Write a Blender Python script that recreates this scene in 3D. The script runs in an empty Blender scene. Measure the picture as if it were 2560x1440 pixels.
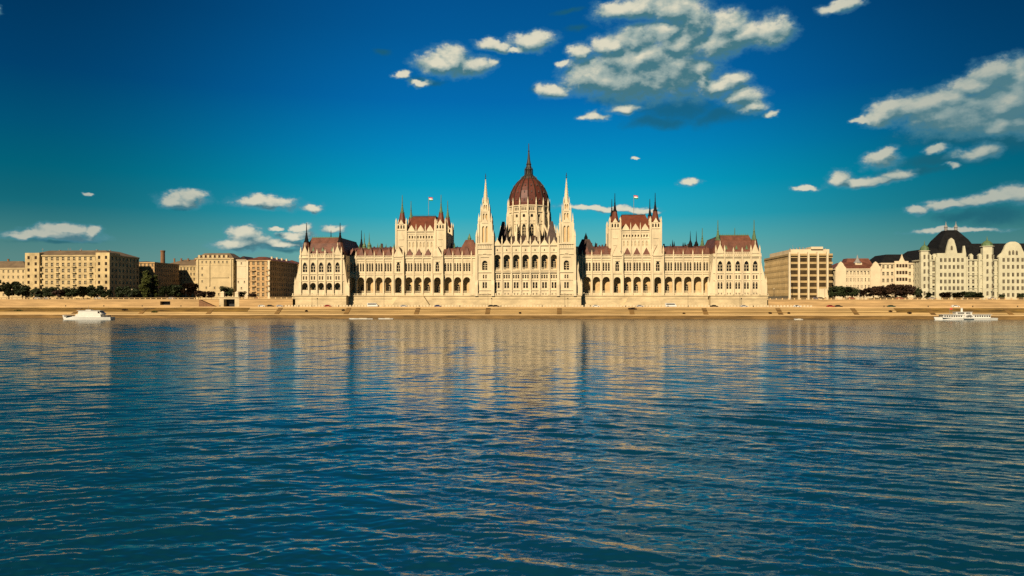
import bpy, math, random
from mathutils import Vector, noise
random.seed(7)
PI = math.pi
EXPO = 0.44
sc = bpy.context.scene
COL = sc.collection

# ------------------------------------------------------------------ camera
F = 1850.0
YAW = math.atan(122 / 1850)
CY, SY = math.cos(YAW), math.sin(YAW)
H = 10.7
X0 = -21.3                       # centre line of the big building
def WX(px, V):
    a = (px - 1280) / F
    return (a * CY - SY) / (a * SY + CY) * V
def WZ(px, py, V):
    a = (px - 1280) / F
    return H + (750 - py) / F / (a * SY + CY) * V
cam = bpy.data.cameras.new('camera'); camo = bpy.data.objects.new('camera', cam); COL.objects.link(camo)
camo.location = (0, 0, H); camo.rotation_euler = (PI / 2, 0, YAW)
cam.sensor_width = 36; cam.lens = 36 * F / 2560; cam.shift_y = 30 / 2560
cam.clip_end = 20000; cam.clip_start = 0.5
sc.camera = camo

# ------------------------------------------------------------------ materials
MATS = {}
def mat(name, col, rough=0.8, var=0.15, scale=0.3, stretch=(1, 1, 1), bump=0.0, metal=0.0, spec=0.3, col2=None, lines=None):
    m = bpy.data.materials.new(name); m.use_nodes = True
    nt = m.node_tree; N = nt.nodes; L = nt.links
    b = N['Principled BSDF']
    b.inputs['Roughness'].default_value = rough; b.inputs['Metallic'].default_value = metal
    b.inputs['Specular IOR Level'].default_value = spec
    tc = N.new('ShaderNodeTexCoord'); mp = N.new('ShaderNodeMapping'); mp.inputs['Scale'].default_value = stretch
    L.new(tc.outputs['Object'], mp.inputs[0])
    n1 = N.new('ShaderNodeTexNoise'); n1.inputs['Scale'].default_value = scale; n1.inputs['Detail'].default_value = 6
    n1.inputs['Roughness'].default_value = 0.65
    L.new(mp.outputs[0], n1.inputs['Vector'])
    rp = N.new('ShaderNodeMapRange'); rp.inputs[1].default_value = 0.3; rp.inputs[2].default_value = 0.7
    L.new(n1.outputs[0], rp.inputs[0])
    mx = N.new('ShaderNodeMix'); mx.data_type = 'RGBA'
    c2 = col2 if col2 else tuple(c * (1 - 2 * var) for c in col)
    c1 = tuple(min(1, c * (1 + var)) for c in col)
    mx.inputs[6].default_value = (*c2, 1); mx.inputs[7].default_value = (*c1, 1)
    L.new(rp.outputs[0], mx.inputs[0])
    out = mx.outputs[2]
    if lines:
        sx = N.new('ShaderNodeSeparateXYZ'); L.new(tc.outputs['Object'], sx.inputs[0])
        mu = N.new('ShaderNodeMath'); mu.operation = 'MULTIPLY'; mu.inputs[1].default_value = 1 / lines[0]; L.new(sx.outputs[2], mu.inputs[0])
        fr = N.new('ShaderNodeMath'); fr.operation = 'FRACT'; L.new(mu.outputs[0], fr.inputs[0])
        gt = N.new('ShaderNodeMath'); gt.operation = 'LESS_THAN'; gt.inputs[1].default_value = lines[1]; L.new(fr.outputs[0], gt.inputs[0])
        ml = N.new('ShaderNodeMath'); ml.operation = 'MULTIPLY'; ml.inputs[1].default_value = lines[2]; L.new(gt.outputs[0], ml.inputs[0])
        m2 = N.new('ShaderNodeMix'); m2.data_type = 'RGBA'; m2.inputs[7].default_value = (*[c * 0.35 for c in col], 1)
        L.new(ml.outputs[0], m2.inputs[0]); L.new(out, m2.inputs[6]); out = m2.outputs[2]
    L.new(out, b.inputs['Base Color'])
    if bump:
        bp = N.new('ShaderNodeBump'); bp.inputs['Strength'].default_value = 0.6; bp.inputs['Distance'].default_value = bump
        n2 = N.new('ShaderNodeTexNoise'); n2.inputs['Scale'].default_value = scale * 4; n2.inputs['Detail'].default_value = 4
        L.new(mp.outputs[0], n2.inputs['Vector']); L.new(n2.outputs[0], bp.inputs['Height']); L.new(bp.outputs[0], b.inputs['Normal'])
    MATS[name] = m
    return m
ST = mat('cream_stone', (0.665, 0.545, 0.35), var=0.13, scale=0.3, stretch=(1, 1, 0.3), bump=0.15, lines=(0.9, 0.08, 0.16))
ST2 = mat('weathered_stone', (0.62, 0.49, 0.29), var=0.16, scale=0.5, stretch=(1, 1, 0.3), bump=0.15)
ARC = mat('ochre_plaster', (0.62, 0.42, 0.20), var=0.12, scale=0.4)  # ochre tint carries warm bounce light of the arcade interior in its colour
WALLM = mat('quay_wall_stone', (0.50, 0.32, 0.14), var=0.22, scale=0.12, stretch=(0.4, 1, 4), bump=0.12, lines=(1.1, 0.15, 0.4))
POD = mat('podium_stone', (0.60, 0.47, 0.27), var=0.16, scale=0.15, stretch=(1, 1, 2), bump=0.1, lines=(0.8, 0.1, 0.2))
QUAY = mat('quay_stone', (0.44, 0.295, 0.12), var=0.28, scale=0.10, stretch=(0.25, 1, 5), bump=0.15, lines=(0.93, 0.3, 0.42))
QUAY2 = mat('quay_stone_pale', (0.62, 0.42, 0.20), var=0.18, scale=0.1, stretch=(0.4, 1, 4), bump=0.1)
WETQ = mat('wet_quay_stone', (0.20, 0.115, 0.035), var=0.35, scale=0.15, stretch=(0.5, 1, 5), bump=0.15)
ASPH = mat('asphalt', (0.10, 0.085, 0.07), var=0.2, scale=0.2)
EARTH = mat('ground_earth', (0.12, 0.10, 0.06), var=0.3, scale=0.05)
ROOF = mat('brown_tile_roof', (0.15, 0.055, 0.03), var=0.25, scale=0.35, bump=0.2, rough=0.6, lines=(0.8, 0.3, 0.4))
ROOFD = mat('dark_tile_roof', (0.05, 0.028, 0.02), var=0.3, scale=0.35, bump=0.2, rough=0.6)
REDR = mat('red_tile_roof', (0.145, 0.037, 0.015), var=0.2, scale=0.3, bump=0.1, rough=0.6, lines=(0.9, 0.25, 0.3))
DOMEM = mat('dome_red_tiles', (0.115, 0.031, 0.018), var=0.22, scale=0.5, bump=0.1, rough=0.5, lines=(1.3, 0.2, 0.25))
RIB = mat('dark_rib_metal', (0.035, 0.028, 0.02), rough=0.5, var=0.2)
COPPER = mat('green_copper', (0.10, 0.16, 0.07), rough=0.55, var=0.25, scale=0.6)
SLATE = mat('dark_slate', (0.011, 0.011, 0.011), rough=0.85, spec=0.1, var=0.25, scale=0.6)
GLASS = mat('window_glass', (0.016, 0.012, 0.008), rough=0.25, var=0.5, scale=0.2, spec=0.4)
GLASSB = mat('bronze_glass', (0.07, 0.042, 0.014), rough=0.3, var=0.35, scale=0.12, spec=0.5)
CREAM = mat('cream_render', (0.56, 0.43, 0.23), var=0.12, scale=0.2)
YEL = mat('yellow_render', (0.56, 0.42, 0.21), var=0.2, scale=0.2)
ORG = mat('orange_render', (0.52, 0.33, 0.15), var=0.2, scale=0.2)
PALE = mat('pale_render', (0.66, 0.54, 0.35), var=0.08, scale=0.2)
MINT = mat('mint_render', (0.55, 0.51, 0.35), var=0.10, scale=0.2)
TANB = mat('tan_panel', (0.44, 0.31, 0.14), var=0.12, scale=0.2)
GREYR = mat('grey_brown_roof', (0.17, 0.12, 0.07), var=0.2, scale=0.2, rough=0.7)
BRICK = mat('chimney_brick', (0.22, 0.11, 0.05), var=0.2, scale=0.6)
WHITE = mat('white_paint', (0.66, 0.64, 0.57), rough=0.35, var=0.04, scale=0.5)
LEAD = mat('lead_grey', (0.25, 0.24, 0.22), rough=0.5, var=0.1)
BLACK = mat('black_metal', (0.02, 0.02, 0.02), rough=0.5, var=0.1)
TYRE = mat('tyre_rubber', (0.02, 0.02, 0.02), rough=0.9, var=0.1)
BARK = mat('bark', (0.07, 0.045, 0.025), var=0.3, scale=2)
LEAFD = mat('dark_leaves', (0.022, 0.032, 0.008), rough=0.7, var=0.5, scale=0.6, col2=(0.010, 0.014, 0.004))
LEAFG = mat('green_leaves', (0.065, 0.075, 0.012), rough=0.7, var=0.4, scale=0.6)
LEAFR = mat('rusty_leaves', (0.045, 0.022, 0.010), rough=0.7, var=0.5, scale=0.6)
FRED = mat('flag_red', (0.55, 0.03, 0.03), var=0.02); FWHT = mat('flag_white', (0.8, 0.8, 0.8), var=0.02); FGRN = mat('flag_green', (0.03, 0.22, 0.08), var=0.02)

# ------------------------------------------------------------------ mesh helper
class G:
    def __init__(s, ox=0, oy=0, a=0):
        s.v = []; s.f = []; s.m = []; s.mi = 0; s.frame(ox, oy, a)
    def frame(s, ox=0, oy=0, a=0):
        s.ox, s.oy, s.c, s.s = ox, oy, math.cos(a), math.sin(a); return s
    def p(s, x, y, z):
        s.v.append((s.ox + x * s.c - y * s.s, s.oy + x * s.s + y * s.c, z)); return len(s.v) - 1
    def face(s, pts):
        s.f.append([s.p(*q) for q in pts]); s.m.append(s.mi)
    def box(s, x0, x1, y0, y1, z0, z1):
        i = [s.p(x, y, z) for z in (z0, z1) for x, y in ((x0, y0), (x1, y0), (x1, y1), (x0, y1))]
        for q in ((3, 2, 1, 0), (4, 5, 6, 7), (0, 1, 5, 4), (1, 2, 6, 5), (2, 3, 7, 6), (3, 0, 4, 7)):
            s.f.append([i[k] for k in q]); s.m.append(s.mi)
    def lathe(s, cx, cy, prof, n=8, rot=None, cap=True):
        rot = PI / n if rot is None else rot
        rings = []
        for z, r in prof:
            rings.append([s.p(cx + r * math.cos(rot + 2 * PI * k / n), cy + r * math.sin(rot + 2 * PI * k / n), z) for k in range(n)])
        for a, b in zip(rings, rings[1:]):
            for k in range(n):
                s.f.append([a[k], a[(k + 1) % n], b[(k + 1) % n], b[k]]); s.m.append(s.mi)
        if cap:
            s.f.append(rings[-1]); s.m.append(s.mi); s.f.append(rings[0][::-1]); s.m.append(s.mi)
    def frust(s, a, za, b, zb):          # a,b = (x0,x1,y0,y1)
        i = [s.p(*q) for q in ((a[0], a[2], za), (a[1], a[2], za), (a[1], a[3], za), (a[0], a[3], za), (b[0], b[2], zb), (b[1], b[2], zb), (b[1], b[3], zb), (b[0], b[3], zb))]
        for q in ((3, 2, 1, 0), (4, 5, 6, 7), (0, 1, 5, 4), (1, 2, 6, 5), (2, 3, 7, 6), (3, 0, 4, 7)):
            s.f.append([i[k] for k in q]); s.m.append(s.mi)
    def prism(s, pts, y0, y1):           # polygon in x,z extruded along y
        a = [s.p(x, y0, z) for x, z in pts]; b = [s.p(x, y1, z) for x, z in pts]; n = len(pts)
        s.f.append(a); s.m.append(s.mi); s.f.append(b[::-1]); s.m.append(s.mi)
        for k in range(n):
            s.f.append([a[k], b[k], b[(k + 1) % n], a[(k + 1) % n]]); s.m.append(s.mi)
    def prismx(s, pts, x0, x1):          # polygon in y,z extruded along x
        a = [s.p(x0, y, z) for y, z in pts]; b = [s.p(x1, y, z) for y, z in pts]; n = len(pts)
        s.f.append(a); s.m.append(s.mi); s.f.append(b[::-1]); s.m.append(s.mi)
        for k in range(n):
            s.f.append([a[k], b[k], b[(k + 1) % n], a[(k + 1) % n]]); s.m.append(s.mi)
    def pinn(s, cx, cy, z0, z1, w=0.5, shaft=0.45):   # small gothic pinnacle
        zm = z0 + (z1 - z0) * shaft
        s.box(cx - w / 2, cx + w / 2, cy - w / 2, cy + w / 2, z0, zm)
        s.lathe(cx, cy, [(zm - 0.01, w * 0.85), (zm + 0.25 * w, w * 0.8), (z1, 0.03)], 4, PI / 4)
    def tube(s, p0, p1, r, n=6):
        p0 = Vector(p0); p1 = Vector(p1); d = (p1 - p0).normalized()
        u = d.orthogonal().normalized(); w = d.cross(u)
        A = []; B = []
        for k in range(n):
            t = 2 * PI * k / n; o = (u * math.cos(t) + w * math.sin(t)) * r
            A.append(s.p(*(p0 + o))); B.append(s.p(*(p1 + o)))
        for k in range(n):
            s.f.append([A[k], A[(k + 1) % n], B[(k + 1) % n], B[k]]); s.m.append(s.mi)
        s.f.append(B); s.m.append(s.mi); s.f.append(A[::-1]); s.m.append(s.mi)
    def mesh(s, name, mats, off=(0, 0, 0), smooth=False):
        me = bpy.data.meshes.new(name)
        me.from_pydata([(x - off[0], y - off[1], z - off[2]) for x, y, z in s.v], [], s.f)
        for m in (mats if isinstance(mats, (list, tuple)) else [mats]): me.materials.append(m)
        me.polygons.foreach_set('material_index', s.m)
        if smooth: me.polygons.foreach_set('use_smooth', [True] * len(s.f))
        me.update(); return me
    def build(s, name, mats, parent=None, off=None, smooth=False, label=None):
        o_ = BASE.get(parent.name, (0, 0, 0)) if parent else (off or (0, 0, 0))
        o = bpy.data.objects.new(name, s.mesh(name, mats, o_, smooth)); COL.objects.link(o)
        if parent: o.parent = parent; BASE[o.name] = o_
        elif off: o.location = off; BASE[o.name] = tuple(off)
        if label: o['label'] = label
        return o
BASE = {}
def arcpts(kind, w, n=4):
    if kind == 'flat': return [(-w / 2, 0), (w / 2, 0)]
    if kind == 'round': return [(-w / 2 * math.cos(PI * k / (2 * n)), w / 2 * math.sin(PI * k / (2 * n))) for k in range(2 * n + 1)]
    if kind == 'seg': return [(-w / 2 * math.cos(PI * k / (2 * n)), w / 5 * math.sin(PI * k / (2 * n))) for k in range(2 * n + 1)]
    L = []
    for k in range(n + 1):
        x = -w / 2 + (w / 2) * k / n; L.append((x, math.sqrt(max(0, w * w - (w / 2 - x) ** 2))))
    return L + [(-x, z) for x, z in L[-2::-1]]
def cell(g, x0, x1, z0, z1, cx, w, zb, zs, kind, y, d):
    P = [(cx + a, zs + b) for a, b in arcpts(kind, w)]; xl, xr = cx - w / 2, cx + w / 2
    g.face([(x0, y, z0), (xl, y, z0), (xl, y, z1), (x0, y, z1)]); g.face([(xr, y, z0), (x1, y, z0), (x1, y, z1), (xr, y, z1)])
    if zb > z0 + 1e-4: g.face([(xl, y, z0), (xr, y, z0), (xr, y, zb), (xl, y, zb)])
    for (a, b), (c, e) in zip(P, P[1:]):
        g.face([(a, y, b), (c, y, e), (c, y, z1), (a, y, z1)]); g.face([(a, y, b), (c, y, e), (c, y + d, e), (a, y + d, b)])
    g.face([(xl, y, zb), (xl, y + d, zb), (xl, y + d, zs), (xl, y, zs)]); g.face([(xr, y, zb), (xr, y + d, zb), (xr, y + d, zs), (xr, y, zs)])
    g.face([(xl, y, zb), (xr, y, zb), (xr, y + d, zb), (xl, y + d, zb)])
def wall(g, x0, x1, z0, z1, y, rows, d=0.6):
    """rows: list of (za, zb, [(cx, w, zbot, zspring, kind)]), bottom to top; openings sorted by x"""
    z = z0
    for row in rows:
        za, zb, ops = row[:3]; dd = row[3] if len(row) > 3 else d
        if za > z + 1e-4: g.face([(x0, y, z), (x1, y, z), (x1, y, za), (x0, y, za)])
        ops = sorted(ops)
        if not ops: g.face([(x0, y, za), (x1, y, za), (x1, y, zb), (x0, y, zb)])
        xs = [x0] + [(a[0] + a[1] / 2 + b[0] - b[1] / 2) / 2 for a, b in zip(ops, ops[1:])] + [x1]
        for k, o in enumerate(ops): cell(g, xs[k], xs[k + 1], za, zb, *o, y, dd)
        z = zb
    if z1 > z + 1e-4: g.face([(x0, y, z), (x1, y, z), (x1, y, z1), (x0, y, z1)])
WM = {}
def winmesh(name, ops, frame, glass, bars=1, cross=1):
    """window: list of (dx, w, zb, zs, kind) lights; origin at bottom centre of the window, glass slightly behind"""
    key = (name, tuple(ops), frame.name, glass.name)
    if key in WM: return WM[key]
    g = G()
    for dx, w, zb, zs, kind in ops:
        P = [(dx + a, 0, zs + b) for a, b in arcpts(kind, w)]
        g.mi = 0; g.face([(dx - w / 2, 0, zb)] + P[0:0] + [(dx + w / 2, 0, zb)] + P[::-1])
        g.mi = 1; t = max(0.05, w * 0.045)
        for b in range(bars):
            x = dx - w / 2 + w * (b + 1) / (bars + 1); g.box(x - t, x + t, -0.12, -0.01, zb, zs)
        for c in range(cross):
            z = zb + (zs - zb) * (c + 1) / (cross + 1); g.box(dx - w / 2, dx + w / 2, -0.10, -0.02, z - t, z + t)
        if kind != 'flat': g.box(dx - w / 2, dx + w / 2, -0.12, -0.01, zs - t, zs + t)
    WM[key] = g.mesh(name, [glass, frame]); return WM[key]
def place(name, me, parent, x, y, z, a=0):
    o = bpy.data.objects.new(name, me); COL.objects.link(o); b = BASE.get(parent.name, (0, 0, 0))
    o.parent = parent; o.location = (x - b[0], y - b[1], z - b[2]); o.rotation_euler = (0, 0, a); BASE[o.name] = b; return o
def thing(name, label, cat, loc=(0, 0, 0), group=None):
    o = bpy.data.objects.new(name, None); COL.objects.link(o); o.location = loc; o.empty_display_size = 1
    o['label'] = label; o['category'] = cat
    if group: o['group'] = group
    BASE[o.name] = tuple(loc); return o
def tag(o, label, cat, group=None):
    o['label'] = label; o['category'] = cat
    if group: o['group'] = group
    return o
def structure(o, kind='structure'): o['kind'] = kind; return o

# ================================================================== PARLIAMENT
PB = (X0, 470, 6.8)
par = thing('parliament_building', 'long cream gothic palace with red central dome, twin white spires and rows of arcades', 'building', PB)
ZT = 13.1
X = lambda u: X0 + u
# ---- podium with stair blocks
g = G()
g.box(X(-143.5), X(-110), 446, 452.2, 5, ZT); g.box(X(110), X(143.5), 446, 452.2, 5, ZT)
g.box(X(-33.5), X(33.5), 446, 452.2, 5, ZT)
g.box(X(-143.5), X(143.5), 452, 510, 5, ZT - 0.02)
for s in (-1, 1):
    g.prism([(X(s * 58.5), 6.8), (X(s * 82.5), 6.8), (X(s * 78.5), ZT - 0.3), (X(s * 62.5), ZT - 0.3)], 448.2, 452)
g.box(X(-144.0), X(-109.6), 445.6, 452.4, ZT, ZT + 0.45); g.box(X(109.6), X(144.0), 445.6, 452.4, ZT, ZT + 0.45)
g.box(X(-34), X(34), 445.6, 452.4, ZT, ZT + 0.45)
g.box(X(-109.5), X(-34.1), 451.6, 452.6, ZT, ZT + 0.45); g.box(X(34.1), X(109.5), 451.6, 452.6, ZT, ZT + 0.45)
for (a, b, y) in ((-143.5, -110, 445.75), (110, 143.5, 445.75), (-33.5, 33.5, 445.75), (-109.9, -83, 451.75), (83, 109.9, 451.75), (-58, -33.6, 451.75), (33.6, 58, 451.75)):
    g.box(X(a), X(b), y, y + 0.4, 11.4, 11.75)
g.build('podium', POD, par)
# terrace balustrade (baluster pattern in one mesh)
g = G()
def balus(g, u0, u1, y, z, h=1.05, step=0.85):
    n = max(1, int((u1 - u0) / step)); st = (u1 - u0) / n
    for k in range(n + 1):
        w = 0.5 if k % 6 == 0 else 0.24
        g.box(X(u0 + k * st) - w / 2, X(u0 + k * st) + w / 2, y, y + 0.3, z, z + h * (1.18 if k % 6 == 0 else 0.84))
    g.box(X(u0), X(u1), y - 0.05, y + 0.35, z + h * 0.84, z + h)
balus(g, -143.5, -110, 445.9, ZT + 0.45); balus(g, 110, 143.5, 445.9, ZT + 0.45); balus(g, -33.5, 33.5, 445.9, ZT + 0.45)
balus(g, -109.8, -34, 451.9, ZT + 0.45); balus(g, 34, 109.8, 451.9, ZT + 0.45)
g.build('balustrade', ST, par)

LANC = [(-1.65, 1.05, 0, 4.3, 'point'), (0, 1.05, 0, 4.3, 'point'), (1.65, 1.05, 0, 4.3, 'point')]
def doortall():
    return winmesh('arcade_doorway', [(0, 1.7, 0, 4.6, 'point')], ST2, GLASS, 1, 2)
# ---- the two recessed wings
WB = [37.6, 43.4, 49.4, 62.6, 68.5, 74.4, 87.7, 93.5, 99.4, 105.3, 111.1]
PIERS = [56.1, 80.9]
for s in (-1, 1):
    us = [s * u for u in WB]
    g = G(); lo, hi = sorted((s * 31.0, s * 114.0))
    arch = [(X(u), 4.45, 15.2, 22.9, 'round') for u in us]
    lan = [(X(u + dx), 1.05, 28.8, 33.1, 'point') for u in us for dx in (-1.65, 0, 1.65)]
    segs = sorted([(s * 31.0, s * 52.8), (s * 59.4, s * 77.6), (s * 84.2, s * 114.0)])
    for a, b in segs:
        a, b = sorted((a, b))
        wall(g, X(a), X(b), ZT, 37.6, 462, [(14.3, 26.2, [o for o in arch if X(a) < o[0] < X(b)], 1.1), (28, 35, [o for o in lan if X(a) < o[0] < X(b)], 0.7)])
        for z, h, p in ((26.6, 0.45, 0.35), (27.7, 0.3, 0.2), (35.3, 0.3, 0.25), (36.9, 0.9, 0.6)):
            g.box(X(a), X(b), 462 - p, 462.3, z, z + h)
        # parapet
        n = int((b - a) / 0.8)
        for k in range(n): g.box(X(a + (k + .2) * (b - a) / n), X(a + (k + .7) * (b - a) / n), 461.6, 461.85, 37.8, 38.5)
        g.box(X(a), X(b), 461.55, 461.9, 38.5, 38.75)
    # buttress strips and pinnacles between bays
    edges = [34.7, 40.5, 46.4, 52.4, 59.8, 65.55, 71.45, 77.2, 84.7, 90.6, 96.45, 102.35, 108.2]
    for u in edges:
        x = X(s * u)
        g.box(x - 0.45, x + 0.45, 461.3, 462.2, ZT, 22.8); g.box(x - 0.32, x + 0.32, 461.45, 462.2, 22.8, 36.9)
        g.lathe(x, 461.6, [(22.8, 0.6), (24.6, 0.05)], 4, PI / 4)
        g.pinn(x, 461.6, 37.5, 41.9, 0.62, 0.42)
    for u in us:  # hood moulds over the lancets
        for dx in (-1.65, 0, 1.65):
            x = X(u + dx); g.prism([(x - 0.75, 33.4), (x, 34.9), (x + 0.75, 33.4), (x + 0.6, 33.4), (x, 34.55), (x - 0.6, 33.4)], 461.85, 462.1)
        # archivolt ring
        P = [(X(u) + a * 1.12, 22.9 + b * 1.12) for a, b in arcpts('round', 4.45)]; Q = [(X(u) + a, 22.9 + b) for a, b in arcpts('round', 4.45)]
        for (a, b), (c, d) in zip(zip(P, Q), list(zip(P, Q))[1:]):
            g.prism([a, c, d, b], 461.78, 462.05)
    # body behind
    g.box(X(lo), X(hi), 466.2, 505, ZT, 37.4); g.box(X(lo), X(hi), 463.2, 466.3, 26.4, 37.4)
    wing = g.build('wing_facade', ST, par, label=('left' if s < 0 else 'right') + ' recessed wing with arcade and lancet row')
    # arcade interior
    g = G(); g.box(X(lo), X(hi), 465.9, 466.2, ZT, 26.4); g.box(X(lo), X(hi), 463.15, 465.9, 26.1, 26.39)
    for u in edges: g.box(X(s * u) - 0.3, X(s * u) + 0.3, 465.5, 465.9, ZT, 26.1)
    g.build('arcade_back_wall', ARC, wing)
    for u in us:
        place('lancet_window', winmesh('lancet_window', LANC, ST2, GLASS, 0, 2), wing, X(u), 462.65, 28.8)
        if 59 < abs(u) < 78 or random.random() < .3: place('doorway', doortall(), wing, X(u), 465.85, 14.6)
        # balustrade in the arch
    for u in us:
        g = G()
        for k in range(7): g.box(X(u) - 2.0 + k * 0.66 - 0.1, X(u) - 2.0 + k * 0.66 + 0.1, 462.3, 462.5, 15.2, 16.2)
        g.box(X(u) - 2.2, X(u) + 2.2, 462.25, 462.55, 16.2, 16.4)
        g.build('arcade_railing', ST, wing)
    # roof: steep front slope, flatter top, with dormer gablets
    g = G()
    for a, b in ((31.0, 52.8), (84.2, 113.0)):
        a, b = sorted((s * a, s * b))
        g.prismx([(462.4, 37.6), (466.5, 43.0), (484, 45.6), (501, 43), (505, 37.6)], X(a), X(b))
    a, b = sorted((s * 52.8, s * 84.2)); g.prismx([(462.6, 37.6), (463, 38.0), (468, 38.2), (505, 38.2), (505, 37.6)], X(a), X(b))
    roof = g.build('wing_roof', ROOF, wing)
    for u in WB:
        g = G(); x = X(s * u)
        if 59 < u < 78:
            g.frust((x - 2.6, x + 2.6, 462.3, 467.2), 37.8, (x - 0.1, x + 0.1, 464.6, 465), 43.3)
        else:
            g.frust((x - 2.2, x + 2.2, 462.3, 466.8), 37.9, (x - 0.08, x + 0.08, 464.4, 466.4), 43.9)
        g.build('dormer_roof', ROOF, wing)
    fm = SLATE if s > 0 else COPPER
    for k in range(60):     # small chimneys and finials along the ridge
        u = 34 + random.random() * 78
        if 51 < u < 86: continue
        y = random.choice((475, 484, 492)) + random.random() * 3; z = 44 + random.random() * 1.0
        h = random.random() * 2.6 + 0.8; g = G(); bx_ = random.random() < .45
        if bx_: g.box(X(s * u) - .5, X(s * u) + .5, y - .4, y + .4, z - 1, z + h * .8 + .6)
        else: g.lathe(X(s * u), y, [(z - 1, .7), (z + .8, .55), (z + h + 1.2, .04)], 6)
        g.build('chimney' if bx_ else 'ridge_finial', ROOFD if bx_ else fm, wing)
    for (u, y, zb, zt) in ((37.2, 472, 48, 53), (103, 474, 44, 54), (107.8, 480, 44, 54.5)):
        g = G(); g.lathe(X(s * u), y, [(zb - 1.5, 1.7), (zb + 1.5, 1.2), (zb + 2.2, 1.3), (zb + 4.5, .35), (zt + .5, .05)], 8); g.build('roof_spirelet', fm, wing)
    # steep pyramid roof next to the central block
    g = G(); g.frust((X(s * 37) - 6.4, X(s * 37) + 6.4, 464.5, 478), 40.5, (X(s * 37) - 2.4, X(s * 37) + 2.4, 470, 473), 49.2)
    g.build('pyramid_roof', ROOFD if s > 0 else ROOF, wing)
    # projecting gabled piers
    for u in PIERS:
        u *= s; g = G(); x = X(u)
        wall(g, x - 3.3, x + 3.3, ZT, 38.2, 460.6, [(14.3, 26.2, [(x, 4.3, 15.2, 22.8, 'round')], 1.5), (28, 36, [(x, 2.3, 28.6, 32.6, 'point')], 0.8)])
        for t in (-1, 1):
            g.face([(x + t * 3.3, 460.6, ZT), (x + t * 3.3, 462.3, ZT), (x + t * 3.3, 462.3, 38.2), (x + t * 3.3, 460.6, 38.2)])
            g.box(x + t * 3.3 - .6, x + t * 3.3 + .6, 459.9, 461.2, ZT, 27); g.box(x + t * 3.3 - .45, x + t * 3.3 + .45, 460.1, 461.2, 27, 38.2)
            g.pinn(x + t * 3.3, 460.5, 38.2, 44.5, 0.9, 0.45)
        g.prism([(x - 3.2, 38.2), (x + 3.2, 38.2), (x, 44.4)], 460.5, 461.6); g.pinn(x, 461, 43.8, 46.2, .4)
        for z, h, p in ((26.6, .45, .3), (27.4, .3, .3), (36.6, .4, .3), (37.8, .5, .5)): g.box(x - 3.3, x + 3.3, 460.6 - p, 461.2, z, z + h)
        g.box(x - 1.3, x + 1.3, 460.1, 460.6, 34.6, 35.1)
        g.box(x - 3.3, x - 3.0, 461, 465.9, ZT, 26.05); g.box(x + 3.0, x + 3.3, 461, 465.9, ZT, 26.05)
        pier = g.build('gabled_pier', ST, wing)
        place('pier_window', winmesh('pier_window', [(0, 2.3, 0, 4.0, 'point')], ST2, GLASS, 1, 1), par, x, 461.3, 28.6)
        place('doorway', doortall(), wing, x, 465.85, 14.6)
        g = G(); g.frust((x - 3.1, x + 3.1, 461.6, 466), 38.2, (x - .1, x + .1, 461.8, 467), 44.2); g.build('pier_roof', ROOF, par)

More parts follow.
